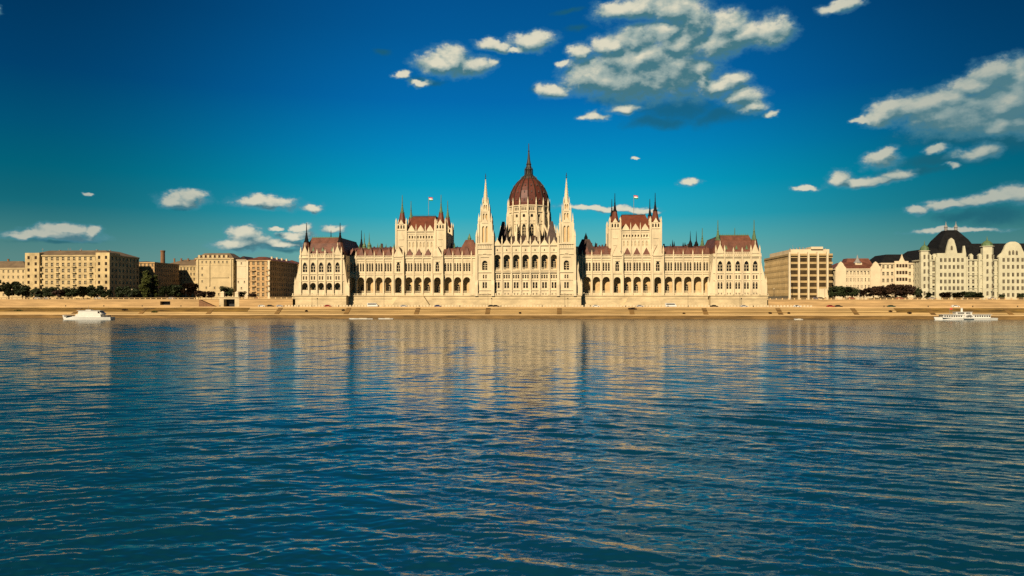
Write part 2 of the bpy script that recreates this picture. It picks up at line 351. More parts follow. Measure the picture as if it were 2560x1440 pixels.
# ---- chamber blocks with four turrets
for s in (-1, 1):
    c = X(s * 68.0); g = G()
    hx = 16.0; y0, y1 = 468, 502
    wall(g, c - hx, c + hx, 38, 54.6, y0, [(44.0, 48.4, [(c + k * 2.35, 1.2, 44.3, 46.9, 'point') for k in range(-3, 4)], .4), (49.6, 52.6, [(c + k * 1.8, 0.95, 50.0, 51.7, 'flat') for k in range(-5, 6)], 1.5)])
    g.box(c - hx, c + hx, y0 + 1.5, y1, 38, 54.5)
    for z, h, p in ((49.1, .35, .35), (52.9, .35, .3), (54.3, .5, .6)): g.box(c - 9, c + 9, y0 - p, y0 + .5, z, z + h)
    for k in range(3):
        x = c + (k - 1) * 6.0
        g.prism([(x - 2.1, 54.8), (x + 2.1, 54.8), (x + 1.9, 55.8), (x, 58.6), (x - 1.9, 55.8)], y0 - .3, y0 + .4)
    for k in range(13):
        x = c - 9 + k * 1.5; g.box(x - .3, x + .3, y0 - .2, y0 + .2, 54.8, 56.0)
    for k in range(4): g.pinn(c - 9 + k * 6, y0 - .1, 54.8, 59.6, .55, .4)
    # roundels / blind tracery
    for k in range(4): g.box(c - 9 + k * 6 - .35, c - 9 + k * 6 + .35, y0 - .45, y0 + .1, 38, 54.6)
    block = g.build('chamber_block', ST, par)
    for k in range(-3, 4): place('blind_window', winmesh('blind_window', [(0, 1.2, 0, 2.6, 'point')], ST2, ST2, 1, 1), par, c + k * 2.35, y0 + .35, 44.3)
    for tx in (-1, 1):
        for ty, yc in ((0, 471.0), (1, 499.0)):
            x = c + tx * 12.6; g = G(); w = 3.25
            g.box(x - w, x + w, yc - w, yc + w, 38, 55.5)
            g.box(x - w - .3, x + w + .3, yc - w - .3, yc + w + .3, 55.3, 55.8)
            for (ax, ay, ang) in ((x - w, yc - w, 0), (x + w, yc - w, PI / 2), (x - w, yc + w, -PI / 2), (x + w, yc + w, PI)):
                g.frame(ax, ay, ang); wall(g, 0, 2 * w, 55.8, 59.3, 0, [(56, 59.1, [(1.5, .95, 56.3, 57.9, 'point'), (w, .95, 56.3, 57.9, 'point'), (2 * w - 1.5, .95, 56.3, 57.9, 'point')], .8)])
            g.frame()
            for a in (-1, 1):
                for b in (-1, 1):
                    g.box(x + a * w - .5, x + a * w + .5, yc + b * w - .5, yc + b * w + .5, 38, 59.3)
                    g.pinn(x + a * w, yc + b * w, 59.3, 63.2, .8, .35)
                g.prism([(x - 1.7, 59.2), (x + 1.7, 59.2), (x, 62.2)], yc + a * w - .2, yc + a * w + .2)
            # blind niche
            g.box(x - 1.6, x + 1.6, yc - w - .25, yc - w, 49.2, 49.6); g.box(x - 1.2, x + 1.2, yc - w - .2, yc - w, 45, 45.3)
            tur = g.build('turret', ST, block)
            g = G(); g.lathe(x, yc, [(59.0, 2.75), (60.5, 2.5), (66.6, 1.35)], 8)
            g.build('cone_roof', REDR, par)
            g = G(); g.lathe(x, yc, [(66.5, 1.45), (67.2, 1.45), (67.4, 1.05), (71.5, .42), (71.9, .55), (72.4, .34), (78.2, .16)], 8)
            g.build('turret_spire', COPPER if s < 0 else SLATE, par)  # right block's spire tops use a near-black colour, left ones green
            g = G(); g.box(x - w + .8, x + w - .8, yc - w + .8, yc + w - .8, 55.8, 59.1); g.build('turret_louvres', GLASS, tur)
    g = G(); g.frust((c - 11.5, c + 11.5, 470.5, 499.5), 54.4, (c - 7.4, c + 7.4, 480, 490), 65.4)
    r = g.build('chamber_roof', REDR, block)
    g = G(); g.box(c - 7.6, c + 7.6, 479.8, 490.2, 65.3, 65.7)
    for k in range(20): g.box(c - 7.5 + k * .79 - .08, c - 7.5 + k * .79 + .08, 479.9, 480.05, 65.7, 66.6)
    g.build('roof_cresting', BLACK, block)
    g = G(); fx = c + (2.2 if s < 0 else .5); g.tube((fx, 484, 65), (fx, 484, 78.8), .14); pole = g.build('flagpole', LEAD, par)
    g = G(); n = 8
    for i in range(n):
        for j in range(3):
            g.mi = 2 - j
            def fp(a, b): return (fx + .15 + a * 2.6, 484 + .25 * math.sin(a * 7), 76.4 + b * 2.2 - a * .3)
            g.face([fp(i / n, j / 3), fp((i + 1) / n, j / 3), fp((i + 1) / n, (j + 1) / 3), fp(i / n, (j + 1) / 3)])
    g.build('flag', [FRED, FWHT, FGRN], pole)

# ---- central block
g = G(); AU = [0, 5.73, 11.46, 17.2]; AU = sorted([-a for a in AU[1:]] + AU)
yf = 448
rows = [(13.5, 15.4, [(X(u + d), .8, 13.9, 14.9, 'flat') for u in AU for d in (-1.0, 1.0)], .6),
        (17.4, 22.2, [(X(u + d), 1.15, 17.9, 21.5, 'flat') for u in AU for d in (-.85, .85)], .6),
        (23.4, 26.6, [(X(u + d), .85, 23.8, 26.0, 'flat') for u in AU for d in (-1.45, 0, 1.45)], .6),
        (28.9, 39.2, [(X(u), 3.9, 29.2, 36.3, 'round') for u in AU], .9),
        (40.0, 42.4, [(X(u), .7, 40.4, 41.1, 'point') for u in AU], .4)]
wall(g, X(-19.9), X(19.9), ZT, 44.2, yf, rows)
for z, h, p in ((16.4, .4, .4), (22.7, .35, .3), (27.3, .6, .9), (28.4, .3, .5), (39.4, .35, .3), (43.6, .7, .7)): g.box(X(-19.8), X(19.8), yf - p, yf + .3, z, z + h)
for k in range(8):
    x = X(-20.05 + k * 5.73); g.box(x - .5, x + .5, yf - .7, yf + .2, ZT, 27.3); g.box(x - .38, x + .38, yf - .55, yf + .2, 27.9, 43.6)
    g.pinn(x, yf - .3, 44.2, 49.6, .8, .42)
for u in AU:
    x = X(u); g.prism([(x - 2.3, 44.2), (x + 2.3, 44.2), (x, 47.6)], yf - .35, yf + .4); g.pinn(x, yf, 47.0, 48.8, .35)
    for k in range(6): g.box(x - 1.8 + k * .72 - .12, x - 1.8 + k * .72 + .12, yf + .1, yf + .3, 29.2, 30.1)
    g.box(x - 1.95, x + 1.95, yf + .05, yf + .35, 30.1, 30.3)
    P = [(x + a * 1.14, 36.3 + b * 1.14) for a, b in arcpts('round', 3.9)]; Q = [(x + a, 36.3 + b) for a, b in arcpts('round', 3.9)]
    for (a, b), (c_, d_) in zip(zip(P, Q), list(zip(P, Q))[1:]): g.prism([a, c_, d_, b], yf - .2, yf + .05)
g.box(X(-19.9), X(19.9), yf + 4.6, 536, ZT, 43.9); g.box(X(-32), X(32), 459, 536, ZT, 43.8)
g.box(X(-19.9), X(19.9), yf + 1.0, yf + 4.7, 39.2, 44.0); g.box(X(-19.9), X(19.9), yf + 1.0, yf + 4.7, ZT, 28.9)
for u in (-20.0, 20.0): g.box(X(u) - .6, X(u) + .6, yf + .2, yf + 5, ZT, 44)
cen = g.build('central_facade', ST, par)
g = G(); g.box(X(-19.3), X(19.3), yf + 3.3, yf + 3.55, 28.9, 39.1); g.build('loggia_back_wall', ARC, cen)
for u in AU:
    place('loggia_window', winmesh('loggia_window', [(0, 2.3, 0, 4.0, 'point')], ST2, GLASS, 1, 2), cen, X(u), yf + 3.2, 30.0)
    place('triple_window', winmesh('triple_window', [(d, .85, 0, 2.2, 'flat') for d in (-1.45, 0, 1.45)], ST2, GLASS, 0, 1), cen, X(u), yf + .5, 23.8)
    place('paired_window', winmesh('paired_window', [(d, 1.15, 0, 3.6, 'flat') for d in (-.85, .85)], ST2, GLASS, 0, 1), cen, X(u), yf + .5, 17.9)
    place('basement_window', winmesh('basement_window', [(d, .8, 0, 1.0, 'flat') for d in (-1.0, 1.0)], ST2, GLASS, 0, 0), cen, X(u), yf + .5, 13.9)
    place('gable_light', winmesh('gable_light', [(0, .7, 0, .7, 'point')], ST2, GLASS, 0, 0), cen, X(u), yf + .35, 40.4)
g = G()
g.frust((X(-30), X(30), 458, 535), 43.9, (X(-22), X(22), 470, 525), 48.0)
for s in (-1, 1):
    g.frust((X(s * 15.5) - 4.2, X(s * 15.5) + 4.2, 466, 482), 44, (X(s * 15.5) - .8, X(s * 15.5) + .8, 473, 476), 61.0)
g.build('central_roof', ROOFD, par)
# ---- twin towers
for s in (-1, 1):
    c = X(s * 24.7); w = 5.2; g = G(); ty = 446.6
    wall(g, c - w, c + w, ZT, 44.8, ty, [(17.4, 22.2, [(c - .8, 1.05, 17.9, 21.5, 'flat'), (c + .8, 1.05, 17.9, 21.5, 'flat')], .6),
        (23.4, 26.6, [(c - .75, .8, 23.8, 26.0, 'flat'), (c + .75, .8, 23.8, 26.0, 'flat')], .6), (28.3, 36.6, [(c, 3.2, 28.9, 33.0, 'round')], 1.6)])
    g.face([(c - w, ty, ZT), (c - w, ty + 2 * w, ZT), (c - w, ty + 2 * w, 44.8), (c - w, ty, 44.8)])
    g.face([(c + w, ty, ZT), (c + w, ty + 2 * w, ZT), (c + w, ty + 2 * w, 44.8), (c + w, ty, 44.8)])
    g.box(c - w + .01, c + w - .01, ty + 1.7, ty + 2 * w, ZT, 44.7)
    for a in (-1, 1):
        x = c + a * (w - .2)
        g.box(x - .9, x + .9, ty - 1.5, ty + .5, ZT, 20); g.prismx([(ty - 1.5, 20), (ty + .5, 20), (ty + .5, 24), (ty - .8, 22.5)], x - .9, x + .9)
        g.box(x - .75, x + .75, ty - .8, ty + .5, 22, 38); g.box(x - .6, x + .6, ty - .55, ty + .5, 38, 44.8)
        g.pinn(x, ty + .3, 44.8, 53.5, 1.1, .5); g.pinn(x, ty + 2 * w - .6, 44.8, 53.5, 1.1, .5)
    for z, h, p in ((16.4, .4, .4), (22.7, .35, .3), (27.3, .5, .5), (38.2, .4, .4), (41.6, .4, .5), (44.3, .7, .7)): g.box(c - w, c + w, ty - p, ty + .3, z, z + h)
    for k in range(9): g.box(c - 4.2 + k * 1.05 - .2, c - 4.2 + k * 1.05 + .2, ty - .3, ty + .1, 42.0, 44.3)
    g.prism([(c - 2.6, 36.6), (c + 2.6, 36.6), (c, 39.8)], ty - .4, ty)
    tw = g.build('spire_tower', ST, par)
    place('tower_window', winmesh('tower_window', [(0, 3.2, 0, 4.1, 'round')], ST2, GLASS, 1, 2), tw, c, ty + 1.5, 28.9)
    place('paired_window', winmesh('paired_window2', [(d, 1.05, 0, 3.6, 'flat') for d in (-.8, .8)], ST2, GLASS, 0, 1), tw, c, ty + .5, 17.9)
    place('paired_window', winmesh('paired_window3', [(d, .8, 0, 2.2, 'flat') for d in (-.75, .75)], ST2, GLASS, 0, 1), tw, c, ty + .5, 23.8)
    cy = ty + w; g = G()
    # belfry stage: corner piers, open lancets
    def stage(g, hw, z0, z1, ow, n, zo):
        for (ax, ay, ang) in ((c - hw, cy - hw, 0), (c + hw, cy - hw, PI / 2), (c - hw, cy + hw, -PI / 2), (c + hw, cy + hw, PI)):
            g.frame(ax, ay, ang)
            xs = [hw + (k - (n - 1) / 2) * ow * 1.55 for k in range(n)]
            wall(g, 0, 2 * hw, z0, z1, 0, [(z0 + .6, z1 - .4, [(x, ow, z0 + .9, zo, 'point') for x in xs], .7)])
        g.frame()
        g.face([(c - hw, cy - hw, z1), (c + hw, cy - hw, z1), (c + hw, cy + hw, z1), (c - hw, cy + hw, z1)])
    stage(g, 3.9, 44.8, 58.0, 1.4, 2, 54.5)
    for a in (-1, 1):
        for b in (-1, 1):
            g.box(c + a * 3.95 - .6, c + a * 3.95 + .6, cy + b * 3.95 - .6, cy + b * 3.95 + .6, 44.8, 57.0)
            g.pinn(c + a * 3.8, cy + b * 3.8, 57.0, 63.5, .95, .25)
            g.box(c + a * 2.6 - .35, c + a * 2.6 + .35, cy + b * 2.6 - .35, cy + b * 2.6 + .35, 58, 64.6)
            g.pinn(c + a * 2.55, cy + b * 2.55, 64.6, 69.6, .65, .25)
            g.pinn(c + a * 1.7, cy + b * 1.7, 69.5, 73.4, .5, .25)
        g.prism([(c - 2.0, 57.4), (c + 2.0, 57.4), (c, 61.4)], cy + a * 3.9 - .25, cy + a * 3.9 + .25)
        g.prism([(c - 1.4, 64.4), (c + 1.4, 64.4), (c, 67.6)], cy + a * 2.65 - .2, cy + a * 2.65 + .2)
        g.prismx([(cy - 2.0, 57.4), (cy + 2.0, 57.4), (cy, 61.4)], c + a * 3.9 - .25, c + a * 3.9 + .25)
    stage(g, 2.6, 58.0, 65.0, 1.05, 2, 62.6)
    stage(g, 1.8, 65.0, 69.8, .75, 2, 68.2)
    g.lathe(c, cy, [(69.7, 1.75), (70.3, 1.75), (70.5, 1.55), (83.9, .22), (84.2, .42), (84.6, .2)], 8)
    for k in range(7):      # crockets up the spire edges
        z = 71.5 + k * 1.7; r = 1.55 - (z - 70.5) / 13.4 * 1.33
        for q in range(8):
            t = PI / 8 + q * PI / 4; g.box(c + math.cos(t) * r - .12, c + math.cos(t) * r + .12, cy + math.sin(t) * r - .12, cy + math.sin(t) * r + .12, z, z + .3)
    g.build('spire', ST, tw)
    g = G(); g.lathe(c, cy, [(84.5, .2), (85.0, .4), (85.5, .2), (88.2, .18)], 6); g.box(c - .5, c + .5, cy - .06, cy + .06, 86.5, 86.8); g.build('finial', BLACK, tw)
    g = G(); g.box(c - 3.1, c + 3.1, cy - 3.1, cy + 3.1, 44.9, 57.9); g.box(c - 1.85, c + 1.85, cy - 1.85, cy + 1.85, 58.1, 64.9); g.box(c - 1.05, c + 1.05, cy - 1.05, cy + 1.05, 65.1, 69.7)
    g.build('belfry_louvres', ARC, tw)
    # stepped buttress at the outer foot of the central block
    g = G(); e = s * 30.2
    g.prism([(X(e), ZT), (X(e + s * 4.0), ZT), (X(e + s * 4.0), 18.5), (X(e + s * 2.8), 23), (X(e + s * 1.2), 31), (X(e), 36)], 447.4, 449.2)
    g.pinn(X(e + s * 3.6), 448.3, 18.0, 23.5, .8, .4); g.pinn(X(e + s * 1.6), 448.3, 29, 34, .6, .4)
    g.build('buttress', ST, par)
# ---- drum and dome
dc, dy = X(0), 493.0; g = G(); R = 13.3; n = 16
for k in range(n):
    t = 2 * PI * (k + .5) / n; a = t + PI / 2
    L_ = 2 * R * math.tan(PI / n)
    ox = dc + R * math.cos(t) - L_ / 2 * math.cos(a); oy = dy + R * math.sin(t) - L_ / 2 * math.sin(a)
    g.frame(ox, oy, a)
    # local y must point inwards: tangent frame
    m_ = L_ / 2
    wall(g, 0, L_, 46, 72.6, 0, [(50, 61.5, [(m_, 2.5, 50.5, 58, 'point')], 1.0), (64.0, 67.6, [(m_, 1.7, 64.6, 65.8, 'round')], .8), (68.6, 71.6, [(m_ - 1.25, .75, 69.0, 71.0, 'flat'), (m_, .75, 69.0, 71.0, 'flat'), (m_ + 1.25, .75, 69.0, 71.0, 'flat')], .7)])
    g.box(0, L_, -.4, .1, 62.2, 62.6); g.box(0, L_, -.5, .1, 68.0, 68.4); g.box(0, L_, -.6, .1, 71.9, 72.6)
g.frame()
def polar(r, t): return dc + r * math.cos(t), dy + r * math.sin(t)
for k in range(n):
    t = 2 * PI * k / n; x, y = polar(R + .9, t)
    g.frame(dc, dy, t)
    g.box(R - .1, R + 1.7, -.55, .55, 46, 66); g.box(R - .1, R + 1.1, -.5, .5, 66, 72.6)
    # flying buttress to outer pier
    g.prism([(R + 1.4, 60.5), (R + 1.4, 58.8), (R + 5.3, 52.5), (R + 5.3, 54.5)], -.4, .4)
    g.box(R + 4.8, R + 6.2, -.7, .7, 44, 54.5)
    g.frame()
    x, y = polar(R + .7, t); g.pinn(x, y, 72.6, 77.8, .75, .3)
    x, y = polar(R + 5.5, t); g.pinn(x, y, 54.5, 60.5, 1.0, .35)
    x, y = polar(R + 1.2, t); g.pinn(x, y, 66, 69.6, .7, .3)
for k in range(n):   # gablets over the drum windows
    t = 2 * PI * (k + .5) / n
    g.frame(*polar(R, t), t + PI / 2); g.prism([(-1.9, 60.2), (1.9, 60.2), (0, 64.0)], -.35, .1); g.frame()
drum = g.build('drum', ST, par)
for k in range(n):
    t = 2 * PI * (k + .5) / n; x, y = polar(R - .85, t)
    place('drum_window', winmesh('drum_window', [(0, 2.5, 0, 7.5, 'point')], ST2, GLASS, 1, 3), drum, x, y, 50.5, t + PI / 2)
g = G(); g.lathe(dc, dy, [(46, R - 1.05), (72.5, R - 1.05)], 32); g.build('drum_core', GLASS, drum)
g = G(); g.lathe(dc, dy, [(46, R + 5.4), (49.0, R + 5.0), (52.5, R + 1.0)], 16); g.build('ambulatory_roof', ROOFD, par)
prof = [(72.6, 13.1), (74.5, 13.2), (77.2, 13.05), (79.5, 12.6), (82.3, 11.75), (85, 10.4), (87.2, 9.0), (89.2, 7.4), (90.7, 5.6), (91.6, 4.6), (92.6, 4.1)]
g = G(); g.lathe(dc, dy, prof, 16, 0); dome = g.build('dome', DOMEM, par)
for k in range(n):
    g = G(); t = 2 * PI * k / n
    for (z0, r0), (z1, r1) in zip(prof, prof[1:]):
        a = [dc + (r0 + .22) * math.cos(t), dy + (r0 + .22) * math.sin(t), z0]; b = [dc + (r1 + .22) * math.cos(t), dy + (r1 + .22) * math.sin(t), z1]
        g.tube(a, b, .3, 5)
    g.build('dome_rib', RIB, dome); g = G()
    for z, r in ((75.8, 13.4), (81.0, 12.4), (85.6, 10.3)):
        t2 = t + PI / n; x, y = polar(r * .985, t2); g.lathe(x, y, [(z, .42), (z + 1.5, .04)], 4)
    g.build('dome_dormers', RIB, dome)
g = G(); g.lathe(dc, dy, [(91.0, 5.4), (91.4, 5.4)], 24)
for k in range(24):
    t = 2 * PI * k / 24; x, y = polar(5.2, t); g.lathe(x, y, [(91.2, .3), (92.8, .04)], 4)
g.build('dome_crown', RIB, dome)
g = G(); g.lathe(dc, dy, [(92, 4.5), (92.8, 4.5), (93.4, 3.6), (94.6, 2.5), (95.2, 2.3), (97.2, 2.2), (97.4, 2.9), (98.0, 2.8), (98.4, 2.0), (100.6, 1.6), (101, 1.9), (102, 1.4), (104.5, .95), (109.4, .45), (110, .6), (110.5, .34), (115.0, .24)], 8)
for k in range(8):
    t = 2 * PI * k / 8; x, y = polar(2.6, t); g.lathe(x, y, [(93, .35), (97, .3), (99.5, .04)], 5)
g.build('lantern_spire', RIB, dome)

# ---- end pavilions
for s in (-1, 1):
    BU = [116.0, 121.15, 126.3, 131.4, 136.5]; c = X(s * 126.1); g = G()
    xa, xb = sorted((X(s * 112), X(s * 140.1))); xs = sorted(X(s * u) for u in BU); yf = 448
    if s < 0: low = (14.3, 21.9, [(x, 3.5, 14.6, 19.6, 'point' if False else 'round') for x in xs], 1.0)
    else: low = (16.6, 22.0, [(x + d, 1.15, 17.3, 20.4, 'point') for x in xs for d in (-.85, .85)], .6)
    rows = ([] if s < 0 else [(13.5, 15.6, [(x + d, .75, 14.0, 15.0, 'flat') for x in xs for d in (-.8, .8)], .6)]) + [low,
        (22.9, 25.9, [(x + d, .85, 23.2, 25.4, 'flat') for x in xs for d in (-.85, .85)], .6),
        (27.4, 35.4, [(x, 2.8, 27.9, 31.6, 'point') for x in xs], .7)]
    wall(g, xa, xb, ZT, 38.4, yf, rows)
    # side walls with openings
    g.frame(xb, yf, PI / 2)
    srow = [(15, 22, [(k * 5.2 + 3.2, 2.4, 15.5, 20.2, 'point') for k in range(3)], .7), (27.4, 34.5, [(k * 5.2 + 3.2, 2.4, 27.9, 31.8, 'point') for k in range(3)], .7)]
    wall(g, 0, 56, ZT, 38.4, 0, srow)
    g.frame(xa, yf + 56, -PI / 2); wall(g, 0, 56, ZT, 38.4, 0, [(r_[0], r_[1], [(56 - o[0],) + o[1:] for o in r_[2]], .7) for r_ in srow]); g.frame()
    g.box(xa + .75, xb - .75, yf + 3.6, yf + 56, ZT, 38.3)
    if s < 0: g.box(xa, xb, yf + 1.0, yf + 3.7, 22, 38.3); g.box(xa, xb, yf + 1.0, yf + 3.7, ZT, 14.5)
    else: g.box(xa + .75, xb - .75, yf + .75, yf + 3.7, ZT, 38.3)
    for k in range(6):
        u = BU[0] - 2.55 + k * 5.125; x = X(s * u); x = min(max(x, xa + .3), xb - .3)
        g.box(x - .5, x + .5, yf - .8, yf + .2, ZT, 22.2); g.box(x - .4, x + .4, yf - .55, yf + .2, 22.2, 38.4)
        g.pinn(x, yf - .2, 38.4, 43.6 if k in (0, 1, 4, 5) else 42.2, .8, .42)
    for z, h, p in ((22.2, .4, .35), (26.5, .4, .35), (35.6, .35, .3), (36.4, .5, .7)): g.box(xa, xb, yf - p, yf + .3, z, z + h)
    for k in range(16):
        x = xa + 6 + k * (xb - xa - 12) / 15; g.box(x - .2, x + .2, yf - .3, yf + .1, 37.3, 38.9)
    g.box(xa + 5, xb - 5, yf - .35, yf + .15, 38.9, 39.3)
    for u in (116.0, 136.5):
        x = X(s * u); g.prism([(x - 2.4, 38.4), (x + 2.4, 38.4), (x, 44.4)], yf - .3, yf + .5); g.pinn(x, yf, 43.6, 46.4, .4)
    for x in xs:
        P = [(x + a * 1.16, 31.6 + b * 1.16) for a, b in arcpts('point', 2.8)]; Q = [(x + a, 31.6 + b) for a, b in arcpts('point', 2.8)]
        for (a, b), (c_, d_) in zip(zip(P, Q), list(zip(P, Q))[1:]): g.prism([a, c_, d_, b], yf - .2, yf + .05)
        if s < 0:
            g.box(x - 1.7, x + 1.7, yf + .2, yf + .5, 14.6, 16.9)
    pav = g.build('end_pavilion', ST, par, label=('left' if s < 0 else 'right') + ' end pavilion with corner cone roofs')
    if s < 0:
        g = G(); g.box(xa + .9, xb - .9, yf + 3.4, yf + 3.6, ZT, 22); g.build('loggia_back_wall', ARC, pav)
    for x in xs:
        place('traceried_window', winmesh('traceried_window', [(0, 2.8, 0, 3.7, 'point')], ST, GLASS, 1, 1), pav, x, yf + .6, 27.9)
        place('paired_window', winmesh('paired_window4', [(d, .85, 0, 2.2, 'flat') for d in (-.85, .85)], ST2, GLASS, 0, 1), pav, x, yf + .5, 23.2)
        if s > 0:
            place('paired_window', winmesh('paired_window5', [(d, 1.15, 0, 3.1, 'point') for d in (-.85, .85)], ST2, GLASS, 0, 1), pav, x, yf + .5, 17.3)
            place('basement_window', winmesh('basement_window2', [(d, .75, 0, 1.0, 'flat') for d in (-.8, .8)], ST2, GLASS, 0, 0), pav, x, yf + .5, 14.0)
        else: place('doorway', winmesh('loggia_door', [(0, 1.8, 0, 3.6, 'point')], ST2, GLASS, 1, 1), pav, x, yf + 3.35, 14.6)
    inx, ang = (xb - .65, PI / 2) if s < 0 else (xa + .65, -PI / 2)
    for k in range(3):
        place('side_window', winmesh('side_window', [(0, 2.4, 0, 3.9, 'point')], ST2, GLASS, 1, 1), pav, inx, yf + 3.2 + k * 5.2, 27.9, ang)
        place('side_window', winmesh('side_window2', [(0, 2.4, 0, 4.7, 'point')], ST2, GLASS, 1, 1), pav, inx, yf + 3.2 + k * 5.2, 15.5, ang)
    g = G(); g.frust((xa + 1.2, xb - 1.2, yf + 1.0, yf + 55), 38.2, (xa + 4.0, xb - 4.0, yf + 4.6, yf + 51), 46.0)
    g.frust((xa + 4.2, xb - 4.2, yf + 4.8, yf + 50.8), 46.0, (xa + 5.6, xb - 5.6, yf + 7.4, yf + 48), 49.8)
    pr = g.build('pavilion_roof', ROOF, pav)
    g = G(); g.box(xa + 5.5, xb - 5.5, yf + 7.3, yf + 48, 49.7, 50.1)
    for k in range(14): g.box(xa + 5.8 + k * 1.24 - .07, xa + 5.8 + k * 1.24 + .07, yf + 7.4, yf + 7.5, 50.1, 50.9)
    for k in range(3): g.frust((c - 6 + k * 6 - .8, c - 6 + k * 6 + .8, yf + 2.2, yf + 5), 41, (c - 6 + k * 6 - .1, c - 6 + k * 6 + .1, yf + 2.6, yf + 5), 43.4)
    g.build('roof_cresting', COPPER, pav)
    for tx in (xa + 3.4, xb - 3.4):
        for tyy in (yf + 3.4, yf + 52.6):
            g = G(); g.mi = 0; g.lathe(tx, tyy, [(38.3, 3.3), (42, 2.6), (46.6, 1.6)], 8)
            g.mi = 1; g.lathe(tx, tyy, [(46.5, 1.75), (47.1, 1.7), (47.3, 1.3), (51.6, .5), (52, .62), (52.5, .34), (58.6, .16)], 8)
            g.build('corner_cone', [ROOF, COPPER if s > 0 else SLATE], par)
    # outer stepped buttresses
    g = G(); e = s * 140.1
    g.prism([(X(e), ZT), (X(e + s * 3.4), ZT), (X(e + s * 3.4), 19.5), (X(e + s * 2.0), 24), (X(e + s * .8), 29), (X(e), 33)], yf, yf + 1.6)
    g.pinn(X(e + s * 2.9), yf + .8, 19, 25, .8, .4)
    g.build('buttress', ST, par); g = G()
    e = s * 112
    g.prism([(X(e), ZT), (X(e - s * 3.4), ZT), (X(e - s * 3.4), 18.5), (X(e - s * 1.8), 22), (X(e - s * .8), 30), (X(e), 36)], yf, yf + 1.6)
    g.pinn(X(e - s * 2.9), yf + .8, 18, 24, .8, .4)
    g.build('buttress', ST, par)

# ================================================================== GROUND, QUAY, WATER
def sheet(name, pts, z, m):
    g = G(); g.face([(x, y, z) for x, y in pts]); return structure(g.build(name, m))
g = G(); g.box(-2500, 2500, 453, 6000, 3.0, 10.99); structure(g.build('ground', EARTH))
g = G(); g.box(-2500, 2500, -300, 421, -6, -3.5); structure(g.build('river_bed', EARTH))
g = G()
g.prismx([(431.0, 6.4), (453.5, 6.4), (453.5, -3), (431.0, -3)], -900, 900); structure(g.build('road', ASPH))
# stepped embankment wall
emb = thing('embankment_wall', 'long tan stone embankment wall sloping down to the river in two tiers', 'embankment', (0, 420, 0))
g = G(); g.prismx([(420, -3), (420.25, 2.0), (423, 2.3), (423, -3)], -900, 900); g.build('lower_tier', WETQ, emb)
g = G(); g.prismx([(420.2, 2.003), (420.2, 2.35), (423.4, 2.45), (423.4, 2.003)], -900, 900); g.build('ledge', QUAY2, emb)
g = G()
for yq, zq in ((425.6, 3.68), (428.0, 4.95)): g.prismx([(yq, zq - .1), (yq - .12, zq + .12), (yq + .3, zq + .25), (yq + .35, zq - .1)], -900, 900)
g.build('drain_ledges', WETQ, emb)
g = G(); g.prismx([(423.2, 2.4), (430.2, 6.1), (431.2, 6.1), (431.2, -3), (423.2, -3)], -900, 900); g.build('sloping_tier', QUAY, emb)
GRS = mat('dry_bank_grass', (0.17, 0.10, 0.022), var=.45, scale=.35, stretch=(.25, 1, 3), bump=.2, rough=.95)
for xa_, xb_ in ((-900, WX(620, 427)), (WX(2240, 427), 900)):
    g = G(); g.prismx([(425.6, 3.70), (430.05, 6.06), (430.05, 6.14), (425.5, 3.76)], xa_, xb_); structure(g.build('grass', GRS), 'stuff')
for k in range(15):
    xs_ = -290 + k * 41.3; g = G()
    for q in range(9): g.box(xs_ - 1.3, xs_ + 1.3, 422.6 + q * .83, 423.5 + q * .83, 1.9, 2.62 + q * .43)
    g.build('steps', WETQ, emb)
for k in range(26):
    xs_ = -300 + k * 24.1; g = G(); g.lathe(xs_, 430.5, [(6.7, .28), (7.2, .22), (7.25, .34), (7.5, .3)], 8); tag(g.build('mooring_bollard', BLACK, off=(xs_, 430.5, 6.7)), 'black iron mooring bollard on the coping of the sloping quay', 'bollard', 'mooring bollards along the quay edge')
g = G(); g.prismx([(430.1, 6.103), (430.0, 6.75), (431.0, 6.75), (431.0, 6.103)], -900, 900); g.build('coping', QUAY2, emb)
